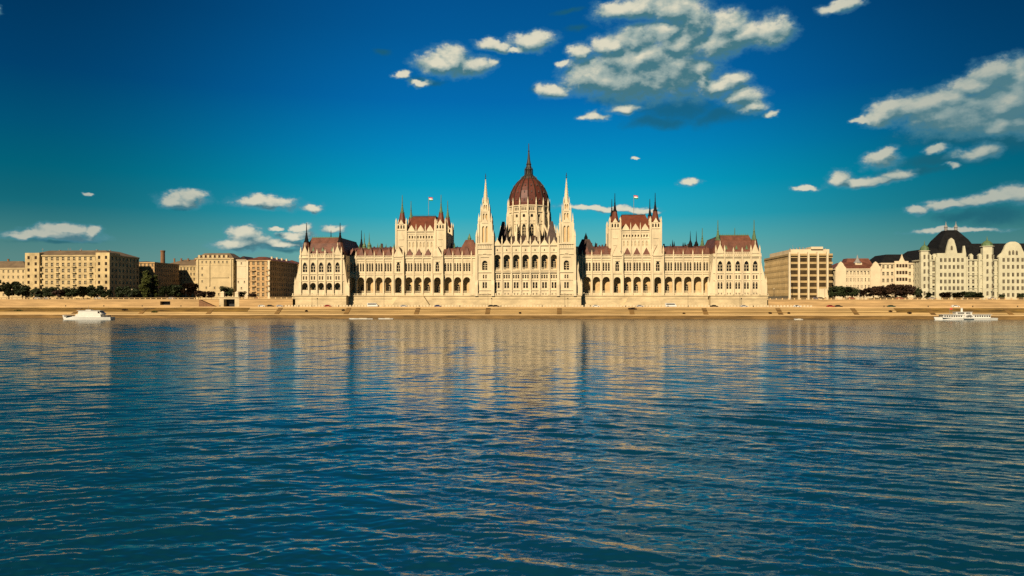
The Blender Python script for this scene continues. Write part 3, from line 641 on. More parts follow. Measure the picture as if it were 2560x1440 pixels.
# water ------------------------------------------------------------
def water_mat():
    m = bpy.data.materials.new('river_water'); m.use_nodes = True; nt = m.node_tree; N = nt.nodes; L = nt.links
    b = N['Principled BSDF']
    b.inputs['Base Color'].default_value = (0.002, 0.037, 0.060, 1); b.inputs['Roughness'].default_value = 0.04
    b.inputs['IOR'].default_value = 1.62; b.inputs['Specular IOR Level'].default_value = 0.5
    tc = N.new('ShaderNodeTexCoord')
    def nz(scale, st, rot, det=3, rough=.55, dist=0.0):
        mp = N.new('ShaderNodeMapping'); mp.inputs['Scale'].default_value = st; mp.inputs['Rotation'].default_value = (0, 0, rot)
        L.new(tc.outputs['Object'], mp.inputs[0]); n = N.new('ShaderNodeTexNoise')
        n.inputs['Scale'].default_value = scale; n.inputs['Detail'].default_value = det; n.inputs['Roughness'].default_value = rough
        n.inputs['Distortion'].default_value = dist
        L.new(mp.outputs[0], n.inputs['Vector']); return n.outputs[0]
    def mul(a, k):
        q = N.new('ShaderNodeMath'); q.operation = 'MULTIPLY'; L.new(a, q.inputs[0])
        if isinstance(k, float): q.inputs[1].default_value = k
        else: L.new(k, q.inputs[1])
        return q.outputs[0]
    def add(a, c):
        q = N.new('ShaderNodeMath'); q.operation = 'ADD'; L.new(a, q.inputs[0]); L.new(c, q.inputs[1]); return q.outputs[0]
    def ridge(a):
        q = M('MULTIPLY_ADD', a, 2.0, -1.0); q = M('ABSOLUTE', q); return M('MULTIPLY_ADD', q, -1.0, 1.0)
    def M(op, a, b_=None, c_=None):
        q = N.new('ShaderNodeMath'); q.operation = op; L.new(a, q.inputs[0])
        for i, v in ((1, b_), (2, c_)):
            if v is not None: q.inputs[i].default_value = v
        return q.outputs[0]
    long = nz(0.10, (0.6, 1.3, 1), 0.16, 2, .5, .5)
    swell = ridge(nz(0.26, (0.6, 1.25, 1), 0.10, 2, .5, .6))
    mid = ridge(nz(0.80, (0.6, 1.3, 1), -0.16, 2, .5, .6))
    fine = nz(2.4, (0.6, 1.3, 1), 0.2, 3, .55, .3)
    patch = nz(0.035, (0.6, 1.6, 1), 0.3, 3)
    pr = N.new('ShaderNodeMapRange'); pr.inputs[1].default_value = .35; pr.inputs[2].default_value = .65; pr.inputs[3].default_value = .55; pr.inputs[4].default_value = 1.25
    L.new(patch, pr.inputs[0])
    h = add(mul(mid, WAVE[1]), mul(fine, WAVE[2]))
    h = mul(h, pr.outputs[0])
    bp = N.new('ShaderNodeBump'); bp.inputs['Strength'].default_value = 1.0; bp.inputs['Distance'].default_value = 1.0
    L.new(h, bp.inputs['Height']); L.new(bp.outputs[0], b.inputs['Normal'])
    sy_ = N.new('ShaderNodeSeparateXYZ'); L.new(tc.outputs['Object'], sy_.inputs[0])     # waves too small to model far out widen the reflection
    rr = N.new('ShaderNodeMapRange'); rr.interpolation_type = 'SMOOTHSTEP'
    for i, v in enumerate((40, 300, .03, .18)): rr.inputs[i + 1].default_value = v
    L.new(sy_.outputs[1], rr.inputs[0]); L.new(rr.outputs[0], b.inputs['Roughness'])
    return m
WAVE = (0.12, 0.020, 0.012, 0.30)

import numpy as np
def water_mesh():
    rs = np.random.RandomState(5)
    ys = list(np.arange(-16, 12, .5))
    while ys[-1] < 420.45: ys.append(ys[-1] + (.25 if ys[-1] < 22 else max(.085, ys[-1] * WSTEP)))
    ys = np.array(ys); ys[-1] = 420.45
    st = WSTEP * 1.15; core = np.arange(-.80, .72, st)
    def grow(t, sgn):
        o = []; h = st
        while abs(t) < 2.9: h *= 1.018; t += sgn * h; o.append(t)
        return o
    ts = np.array(grow(-.80, -1)[::-1] + list(core) + grow(core[-1], 1))
    Yg, Tg = np.meshgrid(ys, ts, indexing='ij'); Ye = np.maximum(22, Yg); Xg = Ye * Tg
    ds = np.maximum(np.maximum(.085, Ye * WSTEP) * 1.15, Ye * np.gradient(ts)[None, :] * .75)
    Z = np.zeros_like(Xg)
    # slow patches of rougher and calmer water
    P = np.zeros_like(Xg)
    for k in range(10):
        a = rs.uniform(0, 2 * PI); L0 = rs.uniform(30, 140); kx, ky = math.cos(a) / L0 * .5, math.sin(a) / L0
        P += np.sin(2 * PI * (kx * Xg + ky * Yg) + rs.uniform(0, 6.28))
    P = np.clip(1 + P * .13, .45, 1.6)
    n = 110
    for k in range(n):
        lam = .36 * (7.5 / .36) ** ((k + rs.rand()) / n)
        sgn = 1 if k % 2 else -1; a = rs.normal(sgn * .30, .26) if lam > .9 else rs.normal(0, .55)
        side = 1 if lam <= .9 else .25 + .75 * (.5 - .5 * sgn * np.tanh((Xg + 8) / (14 + .12 * Yg)))
        kk = 2 * PI / lam; kx, ky = kk * math.sin(a), -kk * math.cos(a)
        w = np.clip((lam / ds - 2.6) / 2.0, 0, 1)
        amp = WSLOPE / kk * (1.9 if lam < 1.0 else (1.75 if lam < 3 else .95))
        ph = kx * Xg + ky * Yg + rs.uniform(0, 6.28)
        g1 = 1 + .7 * np.sin(Xg / (lam * 5.1) + rs.uniform(0, 6.28)) * np.sin(Yg / (lam * 3.7) + rs.uniform(0, 6.28))
        c = np.sin(ph); Z += amp * w * g1 * side * (c + .22 * (c * c * 2 - 1))
    Z *= P
    nr, nc = Xg.shape
    co = np.stack([Xg, Yg, Z], -1).reshape(-1, 3).astype(np.float32)
    idx = np.arange(nr * nc).reshape(nr, nc)
    q = np.stack([idx[:-1, :-1], idx[:-1, 1:], idx[1:, 1:], idx[1:, :-1]], -1).reshape(-1, 4)
    me = bpy.data.meshes.new('water'); me.vertices.add(len(co)); me.vertices.foreach_set('co', co.ravel())
    me.loops.add(q.size); me.loops.foreach_set('vertex_index', q.ravel().astype(np.int32))
    me.polygons.add(len(q)); me.polygons.foreach_set('loop_start', (np.arange(len(q)) * 4).astype(np.int32))
    me.polygons.foreach_set('use_smooth', np.ones(len(q), dtype=bool)); me.update(calc_edges=True)
    return me
WSTEP = .0030; WSLOPE = .0105
wm_ = water_mat(); me = water_mesh(); me.materials.append(wm_)
wo = bpy.data.objects.new('water', me); COL.objects.link(wo); structure(wo)
g = G(); g.face([(-2500, -300, -.2), (2500, -300, -.2), (2500, 420.4, -.2), (-2500, 420.4, -.2)]); structure(g.build('water', wm_))


# retaining walls on both sides, upper quay
def rwall(px0, px1, V, top, m, label, openings=None):
    xa, xb = px0, px1
    o = thing('retaining_wall', label, 'wall', ((xa + xb) / 2, V, 6.4)); g = G()
    wall(g, xa, xb, 6.4, top, V, [(6.4, 10.2, openings, 2.5)] if openings else [])
    g.box(xa, xb, V + 2.5, 453.4, 6.3, top - .02); g.box(xa, xb, V + .01, V + 2.6, 10.25, top - .02)
    g.build('wall_face', WALLM, o)
    g = G(); g.box(xa, xb, V - .25, V + .9, top, top + .35)
    n = int((xb - xa) / 3.5)
    for k in range(n): g.box(xa + (k + .5) * (xb - xa) / n - .25, xa + (k + .5) * (xb - xa) / n + .25, V - .1, V + .3, top + .35, top + 1.2)
    g.box(xa, xb, V, V + .2, top + 1.0, top + 1.2)
    g.build('coping', QUAY2, o)
    if openings:
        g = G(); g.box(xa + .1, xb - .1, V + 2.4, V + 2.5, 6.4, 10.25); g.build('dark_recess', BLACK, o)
    return o
xl = WX(737, 446)
rwall(-900, WX(548, 446), 446, 10.9, POD, 'long tan retaining wall left of the palace with a wide dark underpass opening', [(WX(413, 446), 6.5, 7.6, 9.9, 'flat')])
rwall(WX(598, 446), xl + .3, 446, 11.3, POD, 'short tan retaining wall between the dark stair portal and the palace podium')
rwall(WX(1918, 446), 900, 446, 10.7, POD, 'long tan retaining wall right of the palace below the modern office and pale mansions')
# dark stair portal in the left wall
o = thing('stair_portal', 'dark stone stair portal with pale pillars set into the left quay wall', 'portal', (WX(573, 446), 446, 6.4))
g = G(); a, b = WX(548, 446), WX(598, 446)
wall(g, a, b, 6.4, 12.2, 446.0, [(6.4, 11.6, [((a + b) / 2, 7.0, 6.41, 11.2, 'flat')], 4)])
g.box(a - .3, b + .3, 445.7, 446.4, 12.2, 12.7); g.box(a, a + 2.3, 446.1, 453.4, 6.4, 12.1); g.box(b - 2.3, b, 446.1, 453.4, 6.4, 12.1)
g.build('portal_frame', POD, o)
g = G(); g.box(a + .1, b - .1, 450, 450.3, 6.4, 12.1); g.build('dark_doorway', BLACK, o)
for x in (a + 1.8, b - 1.8):
    g = G(); g.box(x - 1.1, x + 1.1, 446.2, 448.2, 12.7, 15.0); g.lathe(x, 447.2, [(15.0, 1.6), (15.4, 1.5), (16.2, .2)], 4, PI / 4); g.build('pillar', PALE, o)
# outside stair flight on the left wall
g = G(); x1, x2 = WX(500, 445), WX(540, 445)
for k in range(14):
    xx = x1 + (x2 - x1) * k / 14; zz = 10.9 - 4.4 * k / 14; g.box(xx, xx + (x2 - x1) / 14 + .01, 443.6, 446, 6.4, zz)
o = g.build('stair_flight', BRICK, off=((x1 + x2) / 2, 445, 6.4)); tag(o, 'dark stair flight descending the left quay wall beside the portal', 'stairs')
# low quay parapet along the podium
o = thing('quay_parapet', 'low pale stone parapet with evenly spaced blocks along the road below the palace', 'parapet', (X(0), 444, 6.4)); g = G()
xa, xb = X(-147), X(170); n = int((xb - xa) / 1.9)
for k in range(n): g.box(xa + k * 1.9, xa + k * 1.9 + 1.15, 442.5, 443.1, 6.4, 7.55 + .1 * random.random())
g.box(xa, xb, 442.6, 443.0, 6.4, 6.75); g.build('parapet_blocks', PALE, o)

# ================================================================== TOWN
def hiproof(g, x0, x1, y0, y1, z, h, inset=None, ov=.5):
    i = inset if inset is not None else min(x1 - x0, y1 - y0) / 2 - .2
    g.frust((x0 - ov, x1 + ov, y0 - ov, y1 + ov), z, (x0 + i, x1 - i, y0 + i, y1 - i), z + h)
def house(name, label, cat, px0, px1, V, depth, z1, fl, nb, m, roofm, rh, ww=1.3, wh=1.9, side=None, z0=11.0, kind='flat', inset=None, cornice=.5, sills=True, skip=None, glass=None, base=1.6, fx=None, cheeks=True, sidem=None, balc=0):
    x0, x1 = (WX(px0, V), WX(px1, V)) if fx is None else fx
    o = thing(name, label, cat, ((x0 + x1) / 2, V, z0)); g = G(); gm = glass or GLASS
    fh = (z1 - z0 - base) / fl; rows = []; pos = []
    for f in range(fl):
        zb = z0 + base + f * fh + (fh - wh) * .45; ops = []
        for k in range(nb):
            if skip and skip(f, k): continue
            cx = x0 + (x1 - x0) * (k + .5) / nb; ops.append((cx, ww, zb, zb + wh, kind)); pos.append((cx, V + .22, zb, 0))
        rows.append((z0 + base + f * fh + .02, z0 + base + (f + 1) * fh - .02, ops, .3))
    wall(g, x0, x1, z0, z1, V, rows)
    y1 = V + depth; ns = max(2, int(depth / ((x1 - x0) / nb)))
    for sd in (-1, 1):
        rr = []
        if side and sd == side:
            ops_l = []
            for f in range(fl):
                zb = z0 + base + f * fh + (fh - wh) * .45; ops = []
                for k in range(ns):
                    t = depth * (k + .5) / ns; ops.append((t, ww, zb, zb + wh, kind))
                    if sd > 0: pos.append((x1 - .22, V + t, zb, PI / 2))
                    else: pos.append((x0 + .22, y1 - t, zb, -PI / 2))
                rr.append((z0 + base + f * fh + .02, z0 + base + (f + 1) * fh - .02, ops, .3))
        if sd > 0: g.frame(x1, V, PI / 2)
        else: g.frame(x0, y1, -PI / 2)
        wall(g, 0, depth, z0, z1, 0, rr)
    g.frame(); g.face([(x0, y1, z0), (x1, y1, z0), (x1, y1, z1), (x0, y1, z1)])
    g.face([(x0, V, z1), (x1, V, z1), (x1, y1, z1), (x0, y1, z1)])
    # string courses, sills
    g.box(x0 - .12, x1 + .12, V - .18, V + .0, z0 + base - .2, z0 + base)
    for f in range(1, fl):
        if f % 2 == 1: g.box(x0, x1, V - .15, V, z0 + base + f * fh - .12, z0 + base + f * fh + .12)
    if sills:
        for cx, yy, zb, a in pos:
            if a == 0: g.box(cx - ww / 2 - .18, cx + ww / 2 + .18, V - .2, V, zb - .2, zb - .03); g.box(cx - ww / 2 - .12, cx + ww / 2 + .12, V - .14, V, zb + wh + (0.03 if kind == 'flat' else ww / 2 + .05), zb + wh + .25 + (0 if kind == 'flat' else ww / 2))
    wl = g.build('wall', m, o)
    if cornice:
        g = G(); g.box(x0 - cornice, x1 + cornice, V - cornice, V + .02, z1 - .5, z1 + .15)
        if True: g.box(x1, x1 + cornice, V + .02, y1, z1 - .5, z1 + .15); g.box(x0 - cornice, x0, V + .02, y1, z1 - .5, z1 + .15)
        g.build('cornice', m, o)
    g = G()
    if rh: hiproof(g, x0, x1, V, y1, z1 + .16, rh, inset); rf = g.build('roof', roofm, o)
    me = winmesh('window_' + name, [(0, ww, 0, wh, kind)], PALE, gm, 1 if ww < 2.2 else 2, 1)
    # keep the individual windows, front ones first
    pos.sort(key=lambda p: (p[3] != 0, -p[2]))
    for p in pos[:100]: place('window', me, o, *p)
    if len(pos) > 100:
        gg = G(); gg.mi = 0
        for p in pos[100:]:
            gg.frame(p[0], p[1], p[3]); gg.box(-ww / 2, ww / 2, 0, .03, p[2], p[2] + wh)
        gg.frame(); r_ = gg.build('windows', gm, o); r_['kind'] = 'stuff'
    if balc:
        g = G()
        for k in range(nb):
            for f in range(1, fl - 1):
                if (k + balc) % 3 == 0:
                    cx = x0 + (x1 - x0) * (k + .5) / nb; zb = z0 + base + f * fh
                    g.box(cx - 1.3, cx + 1.3, V - 1.1, V - .01, zb, zb + .15); g.box(cx - 1.3, cx + 1.3, V - 1.1, V - 1.0, zb + .15, zb + 1.0)
        g.build('balconies', m, o)
    return o, (x0, x1, V, y1, z1, fh)
def chimneys(o, spots, m=BRICK, h=1.8):
    g = G()
    for x, y, z in spots: g.box(x - .5, x + .5, y - .4, y + .4, z - 1.5, z + h); g.box(x - .6, x + .6, y - .5, y + .5, z + h, z + h + .2)
    g.build('chimney_stacks', m, o)

# left bank ---------------------------------------------------------
o, b = house('apartment_house', 'low cream house with brown hipped roof behind dark trees at the far left edge', 'building', -120, 64, 478, 16, 32.3, 5, 15, CREAM, GREYR, 5.0, 1.1, 1.6)
chimneys(o, [(b[0] + 20, 486, 37), (b[0] + 34, 486, 37)])
V = 465
o, b = house('apartment_block', 'large yellow six storey apartment block with grey attic roof and dark shaded right side', 'building', 68, 276, V, 33, 40.0, 7, 15, YEL, GREYR, 3.6, 1.6, 2.1, side=1, inset=9, balc=1)
x0, x1 = b[0], b[1]
for a, c_ in ((x0 - .3, x0 + 9.5), (x1 - 9.0, x1 + .4)):
    g = G(); g.box(a, c_, V - 1.6, V - .31, 11, 41.6); g.box(a, c_, V - .31, V + 10, 40.2, 41.6); g.build('corner_bay', YEL, o)
g = G(); g.box(x0 + 30, x0 + 44, V - 1.0, V - .31, 11, 14); g.build('entrance_block', YEL, o)
for a, c_ in ((x0 - .3, x0 + 9.5), (x1 - 9.0, x1 + .4)):
    for f in range(7):
        for k in range(2): place('bay_window', winmesh('bay_window', [(0, 1.5, 0, 2.0, 'flat')], BRICK, GLASS, 1, 0), o, a + (c_ - a) * (k + .5) / 2, V - 1.66, 13.2 + f * 4.05)
chimneys(o, [(x0 + 14, V + 12, 43.2), (x0 + 26, V + 16, 43.6), (x0 + 40, V + 12, 43.4), (x0 + 44, V + 20, 43.6)], LEAD, .9)
g = G()
for dx in (4, 22, 23.5, 31): g.tube((x0 + dx, V + 9, 42), (x0 + dx, V + 9, 45.5), .08, 4); g.box(x0 + dx - .8, x0 + dx + .8, V + 8.96, V + 9.04, 44.6, 44.7)
g.build('roof_aerials', LEAD, o)
house('courtyard_block', 'dark sided block with long shaded flank just right of the yellow apartment block', 'building', 300, 386, 506, 34, 37.4, 7, 9, ORG, ROOFD, 1.2, 1.2, 1.8, side=1)
o, b = house('long_house', 'long low building with wide brown roof behind dark trees and brick smokestack', 'building', 400, 506, 546, 26, 36.6, 6, 13, YEL, GREYR, 5.4, 1.1, 1.9)
chimneys(o, [(b[0] + 6 + k * 5.5, 556, 41.6) for k in range(5)], BRICK, 1.2)
sx, sv = WX(407, 585), 585
g = G(); g.lathe(sx, sv, [(11, 2.1), (50.0, 1.7), (50.1, 1.95), (51.2, 1.95)], 12); o = g.build('smokestack', BRICK, off=(sx, sv, 11)); tag(o, 'tall square brown brick smokestack rising behind the long brown roof', 'smokestack'); o['label'] = 'tall brown brick smokestack rising behind the long brown roof'
V = 478
o, b = house('corner_house', 'plain cream corner building with olive mansard roof and few small windows', 'building', 490, 583, V, 14, 38.3, 6, 9, CREAM, GREYR, 3.6, .95, 1.3, side=1, inset=4, skip=lambda f, k: (f in (2, 3, 4) and k not in (0, 1)) or (f == 1 and k % 2))
x0, x1 = b[0], b[1]
g = G(); g.box(x0 + 8.8, x0 + 9.6, V - .5, V - .2, 20, 36); g.box(x0 + 1, x0 + 1.8, V - .5, V - .2, 11, 38); g.box(x1 - 2, x1 - 1, V - .5, V - .2, 11, 38)
g.prism([(x0 + 11, 25.5), (x1 - 3, 25.5), (x1 - 3, 26.2), ((x0 + 8 + x1) / 2, 28), (x0 + 11, 26.2)], V - .4, V - .2)
for k in range(7): g.box(x0 + 1.5 + k * 3.1, x0 + 3 + k * 3.1, V - .2, V + 1.2, 38.5, 40.6)
g.build('pilasters', CREAM, o)
V = 480
o, b = house('narrow_house', 'narrow pale house with blind front squeezed beside the orange house', 'building', 592, 615, V, 20, 37.4, 6, 3, PALE, ROOFD, 2.5, .9, 1.3, skip=lambda f, k: f in (3, 4) or (f + k) % 2)
o, b = house('orange_house', 'orange rendered house with brown roof and long dark side wall beside the palace', 'building', 615.6, 676, V, 51, 37.0, 7, 5, ORG, ROOF, 2.6, 1.5, 2.0, side=1, inset=6, balc=2)
x0, x1 = b[0], b[1]
for dx in (0.2, (x1 - x0) - 1.6): g = G(); g.box(x0 + dx, x0 + dx + 1.4, V - .7, V - .2, 11, 37); g.build('pilaster', PALE, o)
chimneys(o, [(x1 - 3, V + 10 + k * 9, 38.5) for k in range(4)], PALE, 1.4)
house('gabled_house', 'dark gabled house between the orange house and the left end pavilion', 'building', 690, 748, 545, 18, 37.5, 6, 6, ORG, ROOF, 3.5, 1.2, 1.8)

# right bank --------------------------------------------------------
V = 456; x0, x1 = WX(1972, V), WX(2082, V)
o = thing('office_building', 'modern bronze glass office block with white vertical fins and banded left side', 'building', ((x0 + x1) / 2, V, 11))
g = G(); g.box(x0 + .4, x1 - .4, V + .4, V + 54, 11, 37.5); g.build('glass_core', GLASSB, o)
g = G()
for f in range(7):
    z = 13.6 + f * 3.75; g.box(x0, x1, V, V + 54.4, z, z + 1.3)
g.box(x0, x1, V, V + 54.4, 36.6, 38.6)
g.build('floor_band', TANB, o)
for k in range(6):
    x = x0 + .2 + k * (x1 - x0 - .8) / 4.5
    if x > x1: break
    g = G(); g.box(x - .5, x + .5, V - 1.1, V + .3, 11, 39.6); g.build('fin', PALE, o)
g = G(); g.box(x0 + 2, x1 - 1, V + 3, V + 48, 38.62, 41.4); g.box(x1 - 12, x1 - 5, V + 2, V + 14, 41.4, 42.9); pass
g.build('penthouse', PALE, o)
g = G()
for k in range(12): g.box(x0 + 3 + k * 1.9, x0 + 3.6 + k * 1.9, V + 8, V + 9, 41.4, 42 + random.random() * 1.2)
g.tube((x0 + 6, V + 12, 41), (x0 + 6, V + 12, 44.5), .1, 4); g.build('roof_plant', LEAD, o)
g = G()
for k in range(22):
    yy = V + 2 + k * 2.4; g.box(x0 - .15, x0 + .3, yy, yy + .15, 13, 37)
g.build('side_mullions', TANB, o)
g = G(); g.box(WX(2046, V), WX(2068, V), V - 1.6, V - 1.12, 11, 17.5); g.build('entrance_wall', PALE, o)

V = 462
o, b = house('white_mansion', 'white two wing mansion with dark red roof and little central turret', 'building', 2088, 2202, V, 24, 29.6, 4, 13, PALE, ROOF, 4.2, 1.1, 1.9, kind='flat', inset=7)
x0, x1 = b[0], b[1]; g = G()
for a in (x0 + 3.2, x1 - 3.2):
    g.box(a - 3, a + 3, V - .6, V - .2, 11, 30); g.prism([(a - 3.2, 30), (a + 3.2, 30), (a + 2, 31.4), (a + 1.2, 33), (a, 34), (a - 1.2, 33), (a - 2, 31.4)], V - .6, V + .4)
cx = (x0 + x1) / 2 + 2
g.box(cx - 2, cx + 2, V + 4, V + 8, 29, 33.4)
for k in range(14): g.box(x0 + 1 + k * 2, x0 + 1.5 + k * 2, V - .35, V - .2, 13, 27.6)
g.build('gables', PALE, o)
g = G(); g.lathe(cx, V + 6, [(33.4, 2.6), (34.4, 1.6), (36, .8), (38.6, .06)], 8); g.build('turret_cap', LEAD, o)
g = G(); g.frust((cx - 6, cx + 11, V + 8, V + 22), 31, (cx - 4, cx + 9, V + 12, V + 18), 36.6); g.build('rear_roof', ROOF, o)
o, b = house('gabled_townhouse', 'pinkish cream townhouse with black mansard roof and central gable behind rusty trees', 'building', 2203, 2291, V, 26, 33.0, 5, 8, PALE, SLATE, 5.4, 1.25, 1.9, side=-1, inset=5)
x0, x1 = b[0], b[1]; g = G(); cx = x0 + (x1 - x0) * .58
g.box(x0 + 7.5, x1 - 5, V - .8, V - .2, 11, 34.2); g.prism([(cx - 1.6, 34.2), (cx + 1.6, 34.2), (cx + .7, 36), (cx, 38.4), (cx - .7, 36)], V - .6, V + .2)
bay = g.build('projecting_bay', PALE, o)
for f in range(5):
    for k in range(4): place('bay_window', winmesh('bay_window2', [(0, 1.3, 0, 2.0, 'flat')], BRICK, GLASS, 1, 0), o, x0 + 9.2 + k * (x1 - x0 - 15.5) / 3, V - .86, 14 + f * 4.1)
# palace at the far right
V = 452; x0, x1 = WX(2303, V), WX(2640, V)
o, b = house('corner_palace', 'huge pale green palace with dark slate dome and curved gables at the right edge', 'building', 2303, 2640, V, 40, 34.4, 6, 27, MINT, SLATE, 7.0, 1.25, 2.3, side=-1, inset=7, kind='flat')
def px(p): return WX(p, V)
g = G()
def cgable(g, p, w, z0_, z1_, y):
    x = px(p); h_ = z1_ - z0_; P = [(x + a * w, z0_ + b * h_) for a, b in ((-1, 0), (1, 0), (.94, .14), (.72, .30), (.60, .52), (.50, .76), (.34, .92), (.14, 1), (-.14, 1), (-.34, .92), (-.50, .76), (-.60, .52), (-.72, .30), (-.94, .14))]
    g.prism(P, y, y + 1.2)
g.box(px(2340), px(2412), V - 1.5, V - .21, 11, 38.2); g.box(px(2340), px(2412), V - .2, V + 12, 34.6, 38.2)
g.box(px(2497), px(2562), V - 1.2, V - .21, 11, 35.6)
g.prism([(px(2362), 38.2), (px(2390), 38.2), (px(2387), 42), (px(2382), 46), (px(2376), 47.2), (px(2370), 46), (px(2365), 42)], V - 1.4, V - .2)
g.prism([(px(2404), 38.2), (px(2412), 38.2), (px(2409), 42.5), (px(2406), 42.5)], V - 1.4, V - .2)
cgable(g, 2530, 8.6, 35.6, 44.8, V - 1.1)
for p, w, zt in ((2312, 2.6, 39.5), (2469, 3.2, 42.0)):
    g.lathe(px(p), V - .4 + w * .3, [(11, w * 1.02), (zt, w)], 8)
    g.lathe(px(p), V - .4 + w * .3, [(zt, w * 1.15), (zt + .4, w * 1.15)], 8)
for z in (17.5, 25.2): g.box(px(2303), px(2640), V - .3, V - .2, z, z + .4)
for p in (2338, 2414, 2445, 2495, 2563): g.box(px(p) - .4, px(p) + .4, V - 1.7, V - .21, 11, 36)
g.build('projecting_bay', MINT, o)
for (pa, pb, nn, yy) in ((2344, 2408, 6, V - 1.56), (2500, 2559, 5, V - 1.26)):
    for f in range(6):
        for k in range(nn): place('bay_window', winmesh('bay_window3', [(0, 1.2, 0, 2.2, 'flat')], PALE, GLASS, 1, 0), o, px(pa + (pb - pa) * (k + .5) / nn), yy, 12.6 + f * 3.95 + (0.15 * f if f > 3 else 0))
for p, w in ((2312, 2.6), (2469, 3.2)):
    for f in range(6): 
        for dx in (-.45, .45): place('turret_window', winmesh('turret_window', [(0, 1.0, 0, 2.3, 'flat')], PALE, GLASS, 1, 0), o, px(p) + dx * w, V - .4 + w * .3 - w * .97, 13.5 + f * 4.3)
for p, zz, yy in ((2376, 40, V - 1.46), (2530, 37.2, V - 1.16), (2521, 37.0, V - 1.16), (2539, 37.0, V - 1.16)): place('gable_window', winmesh('gable_window', [(0, 1.1, 0, 2.0, 'round')], PALE, GLASS, 1, 0), o, px(p), yy, zz)
for p, w, zt in ((2312, 2.6, 39.9), (2469, 3.2, 42.4)):
    g = G(); g.lathe(px(p), V - .4 + w * .3, [(zt, w * .95), (zt + 1.5, w * .9), (zt + 2.6, w * .55), (zt + 3.4, .4), (zt + 6, .05)], 10); g.build('turret_cap', COPPER, o)
g = G(); cx = px(2404); cyy = V + 14
g.frust((cx - 11, cx + 11, cyy - 9, cyy + 9), 38, (cx - 10.4, cx + 10.4, cyy - 8.6, cyy + 8.6), 42)
g.frust((cx - 10.4, cx + 10.4, cyy - 8.6, cyy + 8.6), 42, (cx - 7.9, cx + 7.9, cyy - 6.6, cyy + 6.6), 46.8); g.frust((cx - 7.9, cx + 7.9, cyy - 6.6, cyy + 6.6), 46.8, (cx - 3.6, cx + 3.6, cyy - 3.4, cyy + 3.4), 52.2)
g.frust((cx - 3.6, cx + 3.6, cyy - 3.4, cyy + 3.4), 52.2, (cx - 2.9, cx + 2.9, cyy - 2.8, cyy + 2.8), 52.9)
dm = g.build('slate_dome', SLATE, o)
for dx in (-2.9, 2.9):
    g = G(); g.lathe(cx + dx, cyy - 2, [(52.6, .9), (54.4, .8), (54.6, 1.1), (55.4, .8), (56.4, .3), (58.2, .05)], 8); g.build('lantern', LEAD, dm)
g = G(); g.frust((px(2418), px(2640), V + 4, V + 36), 38, (px(2425), px(2640), V + 10, V + 30), 44.6); g.build('rear_roof', SLATE, o)
g = G()
for p in (2324, 2336, 2428, 2450, 2480): x = px(p); g.box(x - .9, x + .9, V - .4, V + 1.5, 34.6, 36.8); g.prism([(x - 1.1, 36.8), (x + 1.1, 36.8), (x, 38)], V - .4, V + 1.5)
g.build('dormers', MINT, o)

# ================================================================== TREES
def crown_mesh(seed, rx, rz, n, style):
    r = random.Random(seed); g = G(); cl = []
    for k in range(16 if style != 'poplar' else 12):
        if style == 'poplar':
            z = k / 12 * 2 * rz; w = rx * (.5 + .8 * math.sin(PI * min(1, z / (2 * rz) * .85 + .1))); cl.append((r.uniform(-.35, .35) * w, r.uniform(-.35, .35) * w, z, w * .62, rz * .2))
        else:
            t = r.random() * 2 * PI; q = r.random() ** .5 * .72
            z = rz * (.45 + 1.1 * r.random()); k_ = math.sqrt(max(.1, 1 - ((z - rz) / rz) ** 2)); cl.append((rx * q * k_ * math.cos(t), rx * q * k_ * math.sin(t), z, rx * r.uniform(.26, .42), rz * r.uniform(.24, .38)))
    for k in range(n):
        cx, cy, cz, cr, cz_ = r.choice(cl); d = Vector((r.gauss(0, 1), r.gauss(0, 1), r.gauss(0, 1))).normalized() * (r.random() ** .35)
        p = Vector((cx + d.x * cr, cy + d.y * cr, cz + d.z * cz_)); s_ = r.uniform(.22, .5)
        u = Vector((r.gauss(0, 1), r.gauss(0, 1), r.gauss(0, 1))).normalized(); v = u.orthogonal().normalized()
        g.face([tuple(p + u * s_), tuple(p + v * s_ * .7), tuple(p - u * s_), tuple(p - v * s_ * .7)])
    return g, cl
TV = []
TM = {}
def tree(name, label, px_, V, zb, height, width, leaf, style='round', group=None):
    k = (style, leaf.name, random.randrange(3))
    hb = 9.0 if style != 'poplar' else 16.0
    if k not in TM:
        g, cl = crown_mesh(hash_(k), 4.0 if style != 'poplar' else 2.2, 4.2 if style != 'poplar' else 7.2, 2300, style)
        off = 0.8 if style != 'poplar' else 1.2
        g.v = [(x, y, z + off) for x, y, z in g.v]; cm = g.mesh('crown', leaf)
        g = G(); g.lathe(0, 0, [(0, .32), (off, .24), (hb * .7, .08)], 7)
        for c_ in cl[:6]: g.tube((0, 0, off + .2), (c_[0] * .8, c_[1] * .8, c_[2] + off), .07, 4)
        TM[k] = (cm, g.mesh('trunk', BARK))
    cm, tm = TM[k]
    x = WX(px_, V); o = thing(name, label, 'tree', (x, V, zb), group); o.rotation_euler = (0, 0, random.random() * 6.28)
    w = width / (7.4 if style != 'poplar' else 4.4); o.scale = (w, w, height / hb)
    for nm, me in (('trunk', tm), ('crown', cm)):
        q = bpy.data.objects.new(nm, me); COL.objects.link(q); q.parent = o
    return o
def hash_(k): return sum(ord(c) for c in str(k))
def tgroup(lst, group): 
    for t in lst: tree(*t, group=group)
LT = 'trees along the left quay'
